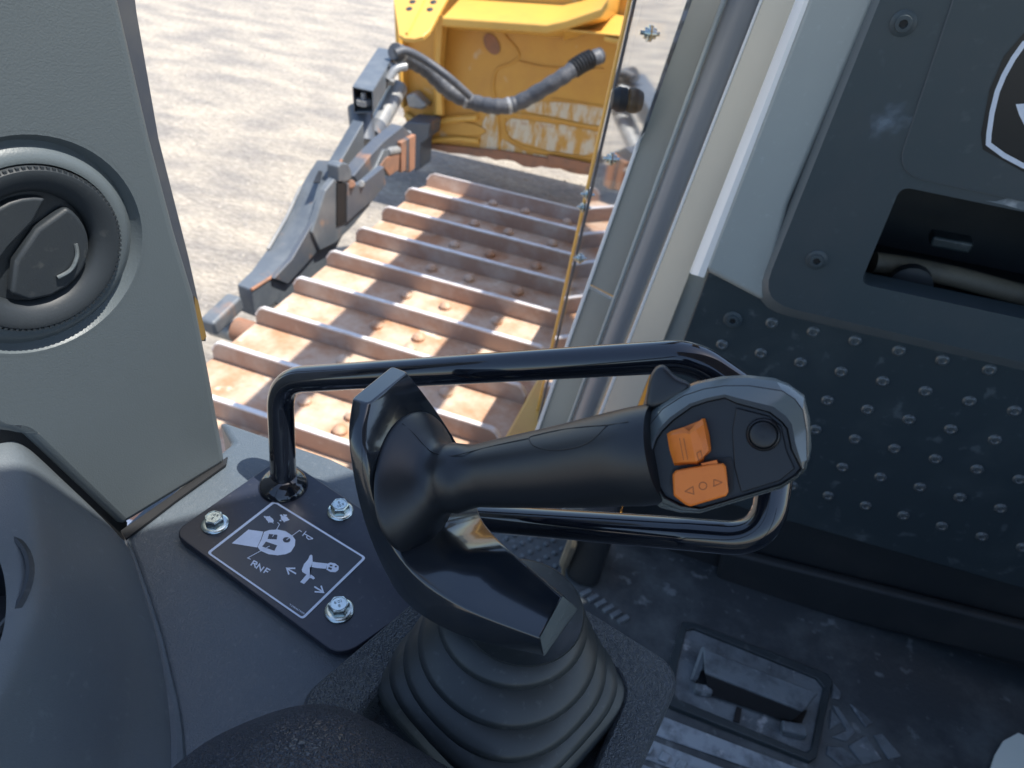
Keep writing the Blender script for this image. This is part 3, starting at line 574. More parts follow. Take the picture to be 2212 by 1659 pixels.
# footrest panel
fp = thing('footrest_panel', 'dark footrest panel with rows of raised dimples below the access cover', 'panel', (.35, .9, Z(.8)))
pan = [PY(1540, 560, .905), PY(2700, 830, .905), PY(2700, 1412, .905), PY(1640, 1108, .905), PY(1380, 1030, .905), PY(1473, 742, .905)]
mesh('panel_sheet', prism(pan, (0, .02, 0)), M_foot, fp, bevel=.002)
d0 = None
for r, (h, sh_) in enumerate(((.503, 0), (.553, 0), (.603, .0), (.656, .003), (.711, .006), (.770, .008))):
    for c in range(13):
        p = V((.0505+.0527*c+sh_, .905, Z(h)+.0026*c))
        if p.x < .085 and h < .52: continue
        p += V((random.uniform(-.0006, .0006), 0, random.uniform(-.0006, .0006)))
        if d0 is None: d0 = mesh('dimple', lathe(p, (0, -1, 0), [(.0088, -.001), (.0080, .0010), (.0056, .0028), (.0048, .0029), (.0034, .0012)], 12), M_worn, fp); dp = p
        else: copy_part(d0, fp, p-dp)
screw(1583, 690, .905, fp)
mesh('toe_board', box(-.02, .9, .955, .975, Z(1.045), Z(.80)), M_dark, fw_)
mesh('toe_rail', prism([PY(1560, 1190, .93), PY(2700, 1480, .93), PY(2700, 1560, .93), PY(1540, 1270, .93)], (0, .02, 0)), M_dark, fw_, bevel=.008)
# ================================================================== front pillar of the cab (left of the console)
fpl = thing('front_pillar', 'pale grey front pillar between the open door and front console', 'pillar', (.0, .93, Z(1.04)))
def strip(name, tl, bl_, br_, trr, Y, m, th=.01, Y2=None, bevel=.001):
    Y2 = Y if Y2 is None else Y2
    a = [PY(*tl, Y), PY(*trr, Y2), PY(*br_, Y2), PY(*bl_, Y)]
    return mesh(name, prism(a, (0, th, 0)), m, fpl, bevel=bevel)
def ext(p, q, y): t = (y-p[1])/(q[1]-p[1]); return (p[0]+(q[0]-p[0])*t, y)
a, b = (1745, 0), (1535, 553); c, d = (1890, 0), (1655, 553)
mesh('trim_panel', loops([[PY(*ext(a, b, -60), .897), PY(*ext(c, d, -60), .897), PY(*ext(c, d, -60), .93), PY(*ext(a, b, -60), .93)],
     [PY(*ext(a, b, 440), .897), PY(*ext(c, d, 440), .897), PY(*ext(c, d, 440), .93), PY(*ext(a, b, 440), .93)],
     [PY(1524, 580, .897), PY(1650, 648, .897), PY(1650, 655, .93), PY(1524, 598, .93)]]), M_trim2, fpl, bevel=.006, seg=4)
w_ = [((1718, 0), (1503, 553)), ((1727, 0), (1509, 553)), ((1738, 0), (1524, 553)), ((1748, 0), (1538, 553))]
ys = (.930, .908, .899, .8985)
mesh('rounded_edge', grid([[PY(*ext(*e, y), Y) for e, Y in zip(w_, ys)] for y in (-60, 200, 400, 560)]+[[PY(*ext(*e, 588+i*4), Y) for i, (e, Y) in enumerate(zip(w_, ys))]]), M_wht, fpl)  # curved edge of the grey trim, its highlight painted in as white
strip('inner_frame', ext((1645, 0), (1430, 553), -60), ext((1645, 0), (1354, 740), 1100), ext((1718, 0), (1503, 553), 1100), ext((1722, 0), (1506, 553), -60), .96, M_frame, Y2=.945)
strip('inner_frame_edge', ext((1641, 0), (1426, 553), -60), ext((1641, 0), (1426, 553), 1100), ext((1648, 0), (1433, 553), 1100), ext((1648, 0), (1433, 553), -60), .958, M_wht)
pA = ext((1614, 0), (1400, 553), -80); pB = ext((1614, 0), (1400, 553), 1100)
t0 = PY(*pA, .985); t1 = PY(*pB, .985)
mesh('door_seal', tube([t0, t1], .0215, 20), M_sealb, fpl)
mesh('seal_lip', tube([PY(1586, -60, .975), PY(*ext((1586, 0), (1372, 553), 1100), .975)], .003, 8), M_trim2, fpl)
strip('outer_frame', ext((1474, 33), (1304, 517), -60), ext((1474, 33), (1304, 517), 612), ext((1600, 0), (1385, 553), 650), ext((1600, 0), (1385, 553), -60), 1.0, M_frame)
strip('outer_frame', ext((1474, 33), (1304, 517), 620), ext((1474, 33), (1304, 517), 1100), ext((1600, 0), (1385, 553), 1100), ext((1600, 0), (1385, 553), 660), 1.0, M_frame)
strip('frame_edge', ext((1471, 33), (1301, 517), -60), ext((1471, 33), (1301, 517), 1100), ext((1479, 33), (1309, 517), 1100), ext((1479, 33), (1309, 517), -60), .995, M_wht)
strip('lower_frame', (1484, 572), (1350, 1000), (1425, 1000), (1534, 572), .955, M_trim2)
# open door
hr = PY(1389, 260, .99); dd = V((-.36, .933, 0)); dn = V((.933, .36, 0)); dn = -dn
DP = lambda x, y, o=0: PN(x, y, hr+dn*o, dn)
dr = thing('cab_door', 'open glass cab door with yellow edge reflecting the blade and track', 'door', DP(1280, 500))
le = lambda y: ext((1362, 0), (1152, 930), y); ri = lambda y: ext((1472, 33), (1302, 517), y)
g_ = prism([DP(*le(-80)), DP(*ri(-80)), DP(*ri(1060)), DP(*le(1060))], -dn*.006)
mesh('door_glass', g_, M_dglass, dr, smooth=False)
mesh('edge_trim', tube([DP(*le(-80), -.001), DP(*le(1060), -.001)], .0045, 8), M_yel, dr)
mesh('inner_trim', tube([DP(*(le(-80)[0]+8, -80), .001), DP(le(1060)[0]+6, 1060, .001)], .002, 8), M_dgrey, dr)
for x, y in ((1402, 72), (1319, 343), (1268, 420), (1260, 448), (1251, 558)):
    p = DP(x, y, .001)
    bo = mesh('bolt', lathe(p, dn, [(.0105, 0), (.0105, .002), (.007, .003), (.007, .007)], 12), M_zinc, dr)
    mesh('bolt_tip', lathe(p+dn*.006, dn, [(.0028, 0), (.0028, .006)], 8), M_zinc, bo)
p = DP(1353, 216, .001)
mesh('rubber_stop', lathe(p, dn, [(.017, 0), (.018, .012), (.013, .022)], 16), M_black, dr, bevel=.002)
# ================================================================== rear door pillar with air vent
pn = V((.95975, -.28085, 0)); p1 = PH(490, 1000, .456)
PP = lambda x, y, o=0: PN(x, y, p1+pn*o, pn)
rp = thing('door_pillar', 'grey grained pillar trim with a round air vent left of the door opening', 'pillar', PH(300, 1100, .456))
vc = PP(75, 540); RV = .0475
uu = V((.28085, .95975, 0)); vv = V((0, 0, 1))
def fillet2_(pts, r, k=4):
    n = len(pts); o = []
    for i in range(n):
        if r[i] <= 0: o.append(pts[i]); continue
        a, b, c = pts[i-1], pts[i], pts[(i+1) % n]; u, v = (a-b).normalized(), (c-b).normalized(); d = r[i]
        for j in range(k+1):
            t = j/k; o.append((b+u*d)*(1-t)**2+b*2*t*(1-t)+(b+v*d)*t*t)
    return o
def ring_pts(R, off, n=64): return [vc+(uu*math.cos(t)+vv*math.sin(t))*R+pn*off for t in (2*math.pi*i/n for i in range(n))]
out = [PP(265, 1138), PP(490, 1000), PP(484, 960), PP(455, 800), PP(424, 640), PP(382, 500), PP(330, 300), PP(262, 0), PP(240, -100), PP(-260, -100), PP(-260, 800), PP(8, 938), PP(50, 936)]
out = fillet2_(out, [.004, .006]+[.0]*6+[.0]*3+[.006, .006])
def inset(pl, d):
    q = [((p-vc).dot(uu), (p-vc).z) for p in pl]; n = len(q); A = sum(q[i][0]*q[(i+1) % n][1]-q[(i+1) % n][0]*q[i][1] for i in range(n)); sg = 1 if A > 0 else -1; o = []
    for i in range(n):
        a, b, c = V(q[i-1]), V(q[i]), V(q[(i+1) % n]); e, f = (b-a).normalized(), (c-b).normalized()
        m = (V((-e.y, e.x))+V((-f.y, f.x))); m = m.normalized()*(d*sg/max(.4, m.normalized().dot(V((-e.y, e.x)))))
        o.append(vc+uu*(q[i][0]+m.x)+V((0, 0, 1))*(q[i][1]+m.y))
    return o
hz = inset(out, .006)
def polar(pl): return [((p-vc).dot(uu), (p-vc).z) for p in pl]
HZ2 = polar(hz); angs = sorted([math.atan2(y, x) % (2*math.pi) for x, y in HZ2]+[2*math.pi*i/96+.0013 for i in range(96)])
def hit(t):
    dx, dy = math.cos(t), math.sin(t); best = None; n = len(HZ2)
    for i in range(n):
        (x1, y1), (x2, y2) = HZ2[i], HZ2[(i+1) % n]; ex, ey = x2-x1, y2-y1; den = dx*ey-dy*ex
        if abs(den) < 1e-12: continue
        r = (x1*ey-y1*ex)/den; q = (x1*dy-y1*dx)/den
        if r > 0 and -1e-6 <= q <= 1+1e-6 and (best is None or r < best): best = r
    return best
oo = [vc+(uu*math.cos(t)+vv*math.sin(t))*hit(t) for t in angs]; ii = [vc+(uu*math.cos(t)+vv*math.sin(t))*.0660 for t in angs]
mesh('pillar_trim', loops([ii, oo], False, False), M_trim, rp, smooth=False)
mesh('rounded_border', loops([hz, [p-pn*.0006 for p in inset(out, .0035)], [p-pn*.0022 for p in inset(out, .0012)], [p-pn*.005 for p in out], [p-pn*.022 for p in out]], False, False), M_trim, rp)
mesh('vent_surround', loops([ring_pts(.0662, 0), ring_pts(.0642, .0), ring_pts(.0625, -.003), ring_pts(.060, -.0055), ring_pts(.0575, -.0035), ring_pts(.0555, -.001), ring_pts(.052, .001), ring_pts(.0492, .0008), ring_pts(.0485, -.012)], False, False), M_trim, rp)
vt = mesh('air_vent', loops([ring_pts(.0484, -.012), ring_pts(.0480, .002), ring_pts(.0465, .0042), ring_pts(.044, .0045), ring_pts(.037, .002), ring_pts(.0335, -.001)]+[ring_pts(.0325, -.004)], False, False), M_vent, rp)
tv, tf = [], []
for i in range(96):
    t = 2*math.pi*i/96; e = (uu*math.cos(t)+vv*math.sin(t)); s = -uu*math.sin(t)+vv*math.cos(t); c = vc+e*.0474+pn*.0031
    a_, b_2 = boxd(c, e*.0009, s*.0008, pn*.0008); nn = len(tv); tv += a_; tf += [tuple(i+nn for i in f) for f in b_2]
k_ = mesh('knurling', (tv, tf), M_vent, vt); k_['kind'] = 'stuff'
mesh('vent_back', loops([ring_pts(.072, -.016), ring_pts(.01, -.016)]), M_black, rp)
mesh('vent_ball', loops([ring_pts(.0345, -.0058), ring_pts(.0323, -.006), ring_pts(.029, -.0075), ring_pts(.02, -.009), ring_pts(.008, -.0095)]), M_vent, vt)
def vd(u, v, o): return vc+uu*u+vv*v+pn*o
lou = []
for i in range(13):
    t = math.radians(-62+i*(150/12)); lou.append((.0285*math.cos(t), .0285*math.sin(t)))
mesh('louvre', prism([vd(*p, -.005) for p in [(math.cos(math.radians(t))*.0300, math.sin(math.radians(t))*.0300) for t in range(-70, 46, 10)]+[(.004, .012), (-.012, -.002), (-.020, -.020), (-.012, -.028), (0, -.0300)]], pn*.007), M_vent, vt, bevel=.0025, seg=3)
mesh('louvre', prism([vd(*p, -.006) for p in [(math.cos(math.radians(t))*.0305, math.sin(math.radians(t))*.0305) for t in range(62, 200, 12)]+[(-.026, -.006), (-.012, .006), (.004, .016)]], pn*.0065), M_vent, vt, bevel=.002, seg=3)
mesh('thumb_tab', tube(catmull([vd(.006, -.019, .003), vd(.014, -.0165, .004), vd(.020, -.010, .003), vd(.0215, -.003, .002)], 5), .0012, 8), M_worn, vt)
# outer door frame strip seen past the pillar
o_ = -.035
mesh('outer_frame_strip', prism([PP(236, -60, o_), PP(286, -60, o_), PP(297, 30, o_), PP(344, 300, o_), PP(408, 553, o_), PP(446, 725, o_), PP(446, 738, o_), PP(424, 738, o_), PP(370, 553, o_)], -pn*.01), M_ostrip, rp, bevel=.001)
mesh('yellow_frame_end', prism([PP(420, 640, o_+.001), PP(428, 650, o_+.001), PP(446, 727, o_+.001), PP(440, 735, o_+.001), PP(424, 733, o_+.001)], -pn*.004), mat('brown_yellow_frame_paint', (.22, .14, .045), .45, vcol=(.12, .09, .05), var=.8, vscale=30), rp)
# ================================================================== side console
sc = thing('side_console', 'slate grey moulded side console with cup holder under the pillar', 'console', PH(450, 1400, .456))
rowsC = [
 [(-100, 1030, .338), (20, 940, .335), (62, 950, .341), (160, 1052, .398), (274, 1166, .452), (279, 1178, .4565)],
 [(-60, 1120, .345), (55, 1087, .352), (98, 1082, .366), (190, 1150, .410), (286, 1208, .452), (291, 1215, .4565)],
 [(6, 1205, .348), (89, 1232, .356), (125, 1210, .372), (228, 1280, .418), (330, 1352, .452), (338, 1358, .4565)],
 [(18, 1305, .349), (86, 1314, .357), (131, 1300, .372), (245, 1390, .422), (352, 1452, .452), (361, 1458, .4565)],
 [(3, 1400, .349), (66, 1385, .357), (108, 1428, .372), (240, 1510, .422), (370, 1552, .452), (378, 1556, .4565)],
 [(-60, 1490, .350), (-8, 1535, .357), (4, 1590, .372), (190, 1690, .422), (374, 1680, .452), (383, 1685, .4565)],
 [(-200, 1600, .350), (-120, 1720, .357), (-90, 1780, .372), (140, 1900, .422), (372, 1880, .452), (383, 1885, .4565)]]
_g = [[PH(*p) for p in r] for r in rowsC]; _g.insert(0, [p-pn*.04 for p in _g[0]])
mesh('console_shoulder', grid(_g), M_cons2, sc, sub=3)
flat = [PH(262, 1150, .457), PH(500, 955, .457), V((-.375, .398, Z(.457))), V((-.26, .398, Z(.457))), V((-.10, .375, Z(.457))), V((.03, .31, Z(.457))), V((.02, .05, Z(.457))), V((-.30, .02, Z(.457))), PH(380, 1885, .457), PH(383, 1685, .457), PH(376, 1556, .457), PH(358, 1458, .457), PH(334, 1358, .457), PH(288, 1215, .457)]
mesh('console_top', prism(flat, (0, 0, -.05)), M_cons, sc, bevel=.006, seg=4)
mesh('ridge', tube(catmull([PH(*p, .4572) for p in ((276, 1174), (291, 1215), (336, 1358), (358, 1458), (376, 1556), (382, 1685), (380, 1885))], 6), [.0008+.00016*i for i in range(37)], 10), M_cons, sc)
mesh('console_body', prism([V((-.40, .385, Z(.51))), V((.02, .30, Z(.51))), V((.01, -.3, Z(.51))), V((-.40, -.3, Z(.51)))], (0, 0, -.5)), M_cons2, sc)
mesh('lower_gap_shade', prism([PH(262, 1150, .4552), PH(492, 990, .4552), PH(489, 1006, .4552), PH(380, 1085, .4552), PH(272, 1168, .4552)], (0, 0, .002)), M_black, sc)  # shadow in the gap under the pillar, painted as a black strip
mesh('upper_gap_shade', prism([PP(x, y, -.006) for x, y in ((-40, 965), (8, 925), (52, 922), (160, 1020), (275, 1128), (272, 1172), (160, 1072), (50, 975), (0, 985), (-40, 1010))], -pn*.03), M_black, sc)  # black strip standing for the shaded gap between trim and shoulder
cc = PH(-181, 1295, .352)
ch = mesh('cup_holder', lathe(cc, (0, 0, 1), [(.0455, -.06), (.0475, -.004), (.0492, .0008), (.0510, .0010), (.0530, -.0010)], 56, cap1=False), M_vent, sc)
# ================================================================== joystick housing
qb = lambda x, y: (737.3+x/3, 1106+y/3)
HZ = Z(.432)
hs = [V((-.158, .190, 0)), V((-.100, .345, 0)), V((.062, .302, 0)), V((.026, .12, 0)), V((-.09, .10, 0))]
js = thing('joystick_housing', 'pebbled black housing around the joystick bellows', 'housing', V((-.04, .22, Z(.456))))
oc = fillet2(hs, [.012, .03, .020, .02, .02], 8)
cen = V((-.042, .222, 0))
ic = [V((-.1215, .194, 0)), V((-.082, .318, 0)), V((.030, .280, 0)), V((.008, .135, 0)), V((-.085, .115, 0))]; ic = fillet2(ic, [.018, .028, .022, .02, .02], 8)
def at(lst, z, s=1.0): return [V((cen.x+(p.x-cen.x)*s, cen.y+(p.y-cen.y)*s, z)) for p in lst]
mesh('housing_shell', loops([at(oc, Z(1.04), .97), at(oc, HZ-.030, 1.0), at(oc, HZ-.010, 1.0), at(oc, HZ-.003, .992), at(oc, HZ, .97), at(ic, HZ-.001, 1.04), at(ic, HZ-.004, 1.0), at(ic, HZ-.022, .97), at(ic, HZ-.024, .6)], False, True), M_leath, js)
# ================================================================== joystick
jy = thing('joystick', 'black joystick with palm guard, horizontal grip and orange switches', 'joystick', V((-.04, .23, HZ-.02)))
def bring(cx, cy, h, r, sq, rot=-.42, n=48):
    c = PH(cx, cy, h); out = []
    for i in range(n):
        t = 2*math.pi*i/n; ct, st = math.cos(t), math.sin(t); e = 2/(2+sq)
        x, y = math.copysign(abs(ct)**e, ct)*r, math.copysign(abs(st)**e, st)*r
        out.append(V((c.x+x*math.cos(rot)-y*math.sin(rot), c.y+x*math.sin(rot)+y*math.cos(rot), c.z)))
    return out
BR = []
lv = [(1128, 1316, .368, .037, 0), (1108, 1336, .381, .0455, 0), (1098, 1385, .397, .054, .1), (1093, 1422, .411, .0595, .4), (1090, 1452, .424, .0632, 1.2), (1088, 1478, .438, .066, 3.0)]
for i, (cx, cy, h, r, s) in enumerate(lv):
    if i: BR.append(bring(cx, cy, h-.006, r-.0045, s))
    BR.append(bring(cx, cy, h-.0025, r-.0012, s)); BR.append(bring(cx, cy, h, r, s)); BR.append(bring(cx, cy, h+.0022, r-.0018, s))
    if i < len(lv)-1: BR.append(bring(cx, cy, h+.003, r-.0035, s))
BR.append(bring(1088, 1484, .445, .0675, 3.4)); BR.append(bring(1088, 1488, .452, .0675, 3.4))
mesh('bellows', loops(BR), M_boot, jy, sharp=60)
# palm guard
NI = [(797, 872, .425), (786, 930, .417), (790, 985, .412), (806, 1075, .405), (845, 1170, .400), (905, 1248, .392), (1005, 1313, .374), (1165, 1380, .360)]
FI = [(882, 804, .470), (945, 885, .478), (1000, 975, .485), (1026, 1060, .483), (1044, 1118, .473), (1088, 1170, .450), (1152, 1225, .425), (1217, 1285, .400)]
NO = [(757, 862, .428), (748, 930, .424), (754, 1000, .420), (774, 1100, .416), (812, 1205, .410), (872, 1305, .400), (992, 1378, .381), (1176, 1421, .366)]
FO = [(846, 790, .474), (905, 880, .492), (955, 985, .500), (985, 1080, .500), (1005, 1140, .492), (1060, 1215, .466), (1130, 1262, .438), (1250, 1318, .406)]
def cm(l, k=5): return catmull(l, k)
def plane3(a, b, c): return a, (b-a).cross(c-a).normalized()
up_ = (PT(890, 1046, .4385), (PT(1000, 1031, .4215)-PT(890, 1046, .438)).normalized()); lo_ = (PT(1165, 1380, .360), V((-.20, .05, .98)).normalized())
def on(l, up, lo):
    o = []
    for i, (x, y, t) in enumerate(l):
        u, v = PN(x, y, *up), PN(x, y, *lo); w = (0, 0, 0, .12, .55, 1, 1, 1)[i]
        o.append(u.lerp(v, w) if w < 1 else v)
    return o
nI, fI = on(NI, up_, lo_), on(FI, up_, lo_)
up2 = (up_[0]+up_[1]*(-.012 if up_[1].dot(EYE-up_[0]) > 0 else .012), up_[1]); lo2 = (lo_[0]+lo_[1]*(-.022 if lo_[1].dot(EYE-lo_[0]) > 0 else .022), lo_[1])
nO, fO = on(NO, up2, lo2), on(FO, up2, lo2)
ni, fi_, no, fo_ = cm(nI), cm(fI), cm(nO), cm(fO)
sec = []
for a_, b_1, c_1, d_1 in zip(ni, fi_, fo_, no):
    q4 = [a_, b_1, c_1, d_1]; ls = []
    for i in range(4):
        p_, n_1, c_0 = q4[i-1], q4[(i+1) % 4], q4[i]; r_ = .0032
        e1 = c_0+(p_-c_0).normalized()*r_; e2 = c_0+(n_1-c_0).normalized()*r_
        ls += [e1, (e1+e2+c_0*2)/4, e2]
        if i in (0, 2): ls += [e2.lerp(n_1, .5)]
    sec.append(ls)
mesh('palm_guard', loops(sec), M_guard, jy, bevel=.0022, seg=3, sharp=62)
# bevel facet at the guard's lower end
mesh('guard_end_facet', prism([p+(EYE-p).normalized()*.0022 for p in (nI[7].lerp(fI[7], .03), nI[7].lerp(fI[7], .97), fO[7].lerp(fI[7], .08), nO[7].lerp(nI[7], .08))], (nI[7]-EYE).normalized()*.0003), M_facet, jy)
mesh('lever_neck', tube([PT(1090, 1310, .432), PH(1120, 1335, .385)], .016, 20), M_boot, jy)
# grip
gs = [(890, 1046, .438, .0432), (900, 1044, .4355, .0425), (913, 1042, .4335, .039), (930, 1039, .4305, .0335), (952, 1036, .4275, .0265), (985, 1032, .4235, .0205), (1030, 1028, .418, .0178), (1100, 1020, .408, .0198), (1200, 1009, .393, .0218), (1270, 1000, .382, .0232), (1330, 991, .372, .0240), (1380, 985, .364, .0248), (1430, 978, .358, .0245)]
gp = catmull([PT(a, b, c) for a, b, c, d in gs], 4); gr = []
for i in range(len(gs)-1):
    for j in range(4): gr.append(gs[i][3]+(gs[i+1][3]-gs[i][3])*j/4)
gr.append(gs[-1][3])
NG = 48; ax0 = up_[1]; c0_ = PN(893, 1043, *up_)
r0_ = [PN(893+86*math.cos(t)+10*math.sin(t), 1043-153*math.sin(t), *up_)+ax0*.0004 for t in (2*math.pi*i/NG for i in range(NG))]
def circ(c, d, r):
    b = (UP-d*UP.dot(d)).normalized(); a = (RT-d*RT.dot(d)-b*RT.dot(b)); a = (a-d*a.dot(d)).normalized()
    return [c+(a*math.cos(t)+b*math.sin(t))*r for t in (2*math.pi*i/NG for i in range(NG))]
rings_ = [r0_, [p+ax0*.0012 for p in r0_]]
end_ = 5*4; cE = gp[end_]
fl_ = [(.06, .975, 0), (.14, .90, 0), (.25, .78, .04), (.40, .64, .12), (.55, .54, .30), (.70, .475, .52), (.85, .44, .8)]
dE = (gp[end_+1]-gp[end_-1]).normalized(); rE = circ(cE, dE, gr[end_])
for f, k_, w_1 in fl_:
    c = c0_.lerp(cE, f)+ax0*.004*math.sin(f*math.pi)*(1-f)
    cc_ = circ(c, dE, gr[end_]*1.0)
    rings_.append([(c+(p-c0_)*k_).lerp(q, w_1) for p, q in zip(r0_, cc_)])
rings_.append(rE)
for i in range(end_+2, len(gp), 2): rings_.append(circ(gp[i], (gp[min(i+1, len(gp)-1)]-gp[i-1]).normalized(), gr[i]))
gv = loops(rings_)
mesh('grip', gv, M_grip, jy, sharp=60)
from mathutils.bvhtree import BVHTree
BV = BVHTree.FromPolygons(gv[0], gv[1])
# seam lines on the grip surface (thin grooves as raised dark lines)
def on_grip(x, y):   # nearest surface point along the view ray
    r = ray(x, y).normalized(); h = BV.ray_cast(EYE, r)
    return h[0]-r*.0001 if h[0] else None
q5 = lambda x, y: (737.3+x/3, 553+y/3)
for ln in ([(395, 1085), (470, 1150), (560, 1250), (630, 1285), (720, 1295), (860, 1262), (1030, 1220), (1215, 1182)],
           [(1215, 1182), (1240, 1225), (1330, 1255), (1440, 1255), (1560, 1228), (1640, 1180), (1700, 1120), (1725, 1095)],
           [(1215, 1182), (1245, 1165), (1400, 1130), (1560, 1108), (1725, 1095), (1860, 1075)]):
    pts = [on_grip(*q5(*p)) for p in ln]; pts = [p for p in pts if p]
    if len(pts) > 2: mesh('seam', tube(catmull(pts, 5), .0003, 6), M_black, jy)
# head
q1 = lambda x, y: (1261.8+.29767*x, 740.6+.29767*y)
hn = -(ray(1520, 965).normalized()); hn = (hn+RT*-.10+UP*-.06).normalized(); hc = PT(*q1(950, 760), .337)
HD = lambda x, y, o=0.: PN(*q1(x, y), hc+hn*o, hn)
R2 = [(490, 790), (520, 700), (560, 640), (640, 560), (780, 460), (900, 420), (1020, 395), (1110, 435), (1350, 500), (1440, 570), (1480, 620), (1510, 770), (1560, 870), (1580, 912), (1540, 960), (1430, 1030), (1160, 1110), (1000, 1160), (840, 1205), (700, 1180), (580, 1120), (510, 1000), (485, 900)]
R1 = [(425, 790), (442, 690), (480, 590), (570, 480), (720, 385), (870, 335), (1020, 312), (1200, 312), (1440, 350), (1530, 410), (1588, 490), (1612, 640), (1618, 850), (1598, 912), (1545, 968), (1430, 1045), (1160, 1125), (1000, 1172), (840, 1220), (700, 1210), (570, 1160), (470, 1050), (428, 920)]
R0 = [(398, 790), (412, 650), (450, 520), (555, 420), (680, 335), (800, 285), (1000, 243), (1180, 233), (1380, 255), (1480, 295), (1598, 380), (1640, 560), (1650, 760), (1612, 915), (1545, 985), (1430, 1058), (1165, 1138), (1000, 1188), (845, 1236), (700, 1232), (560, 1200), (440, 1110), (402, 920)]
cx_, cy_ = 1030, 740
RB = [(cx_+(x-cx_)*.86, cy_+(y-cy_)*.84) for x, y in R0]
def mapr(R, o): return [HD(x, y, o) for x, y in R]
def smooth_ring(R, keep=range(7, 14)):
    return R
mesh('head_shell', loops([mapr(R2, -.001), mapr(R2, .0005), mapr([((a*3+c)/4, (b*3+d)/4) for (a, b), (c, d) in zip(R2, R1)], .0008)], False, False), M_head, jy)
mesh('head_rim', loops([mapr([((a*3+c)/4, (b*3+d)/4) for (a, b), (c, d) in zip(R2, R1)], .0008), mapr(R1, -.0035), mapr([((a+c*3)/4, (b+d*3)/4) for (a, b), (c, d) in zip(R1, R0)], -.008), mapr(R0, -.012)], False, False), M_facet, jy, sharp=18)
mesh('head_back', loops([mapr(R0, -.0122), mapr(R0, -.020), mapr(RB, -.036), mapr([(cx_+(x-cx_)*.5, cy_+(y-cy_)*.5) for x, y in R0], -.043)], False, True), M_head, jy, sharp=60)
mesh('head_seam', tube([HD(x, y, -.0036) for x, y in R1+R1[:1]], .00028, 6), M_black, jy)
# switch face: left field and right pad separated by a crease
mesh('switch_face', loops([mapr(R2, -.0002), mapr([(1000+(x-1000)*.97, 800+(y-800)*.97) for x, y in R2], -.0022)], False, True), M_face, jy, sharp=50)
mesh('button_pad', prism([HD(*p, -.0020) for p in ((1105, 470), (1340, 530), (1430, 600), (1470, 780), (1530, 910), (1420, 1000), (1140, 1085), (1090, 900), (1075, 640))], hn*.0012), M_face, jy, bevel=.0011, seg=3)
# orange switches
def slab(name, prof, o0, o1, m, par, inset=.94, bev=.0008):
    cx = sum(p[0] for p in prof)/len(prof); cy = sum(p[1] for p in prof)/len(prof)
    top = [(cx+(x-cx)*inset, cy+(y-cy)*inset) for x, y in prof]
    return mesh(name, loops([[HD(x, y, o0) for x, y in prof], [HD(x, y, o1-.001) for x, y in prof], [HD(x, y, o1) for x, y in top]], False, True), m, par, bevel=bev, seg=3)
mesh('switch_recess', prism([HD(*p, -.0016) for p in ((640, 920), (880, 850), (1060, 830), (1085, 870), (1080, 1070), (1040, 1115), (760, 1195), (650, 1120), (620, 1000))], hn*.0004), M_black, jy)
sw1 = slab('rocker_switch', [(640, 955), (665, 925), (900, 880), (1010, 872), (1030, 900), (1048, 1080), (1030, 1112), (770, 1188), (735, 1175), (650, 1110)], -.0015, .0050, M_or, jy, .93)
mesh('rocker_heel', prism([HD(*p, .001) for p in ((850, 872), (965, 848), (975, 875), (880, 900))], hn*.003), M_or, sw1)
mk = lambda o: (lambda x, y: HD(x, y, o))
mesh('engraved_marks', strokes([[(732, 1078), (790, 1043), (796, 1098), (732, 1078)], [(942, 992), (940, 1042), (1002, 1012), (942, 992)], ell(862, 1038, 28, 27, 18)+[ell(862, 1038, 28, 27, 18)[0]]], 4.5, mk(.00515)), M_ormk, sw1, smooth=False)
sw2 = mesh('thumb_switch', loops([[HD(*p) for p in r] for r in (
   [(600, 660, .0), (630, 640, .001), (720, 612, .003), (762, 640, .005), (800, 600, .006), (855, 550, .004), (878, 548, .0)],
   [(605, 690, .002), (640, 668, .004), (725, 655, .0065), (768, 662, .0085), (812, 632, .0085), (868, 590, .006), (890, 590, .0)],
   [(620, 780, .002), (655, 760, .004), (740, 750, .0065), (785, 745, .0085), (850, 715, .0085), (885, 690, .006), (912, 680, .0)],
   [(648, 870, .001), (680, 868, .003), (760, 862, .005), (810, 862, .0065), (868, 822, .007), (905, 780, .005), (922, 770, .0)],
   [(655, 890, -.001), (690, 890, -.001), (770, 882, -.001), (825, 884, -.001), (868, 855, -.001), (872, 832, -.001), (918, 790, -.001)])], False, False), M_or, jy, sharp=28)
mesh('engraved_mark', strokes([[(818, 800), (846, 784), (858, 832), (830, 852), (818, 800)]], 5, mk(.0089)), M_ormk, sw2, smooth=False)
for x in (700, 730): mesh('ridge_line', strokes([[(x-8, 690), (x+22, 850)]], 4, mk(.0075)), M_ormk, sw2, smooth=False)
# round horn button
bc = HD(1300, 665, -.0008); rb = (HD(1420, 665, -.0008)-bc).length
hb_ = mesh('horn_button', lathe(bc, hn, [(rb*1.08, 0), (rb*1.02, .0018), (rb*.92, .0022), (rb*.86, .0006), (rb*.84, .0006), (rb*.80, .0026), (rb*.70, .0030), (.0005, .0026)], 40), M_face, jy, sharp=50)
# thumb fin
fin = [(430, 490), (448, 380), (468, 270), (495, 200), (530, 162), (570, 154), (605, 172), (640, 222), (700, 262), (800, 292), (720, 370), (560, 460)]
fr_ = []
for o1, s1 in ((-.006, .86), (-.0075, .96), (-.011, 1.0), (-.020, 1.0), (-.027, .9)):
    fr_.append([HD(600+(x-600)*s1, 330+(y-330)*s1+ (0 if s1 == 1 else 6), o1) for x, y in fin])
mesh('thumb_rest', loops(fr_), M_grip, jy, sub=2)
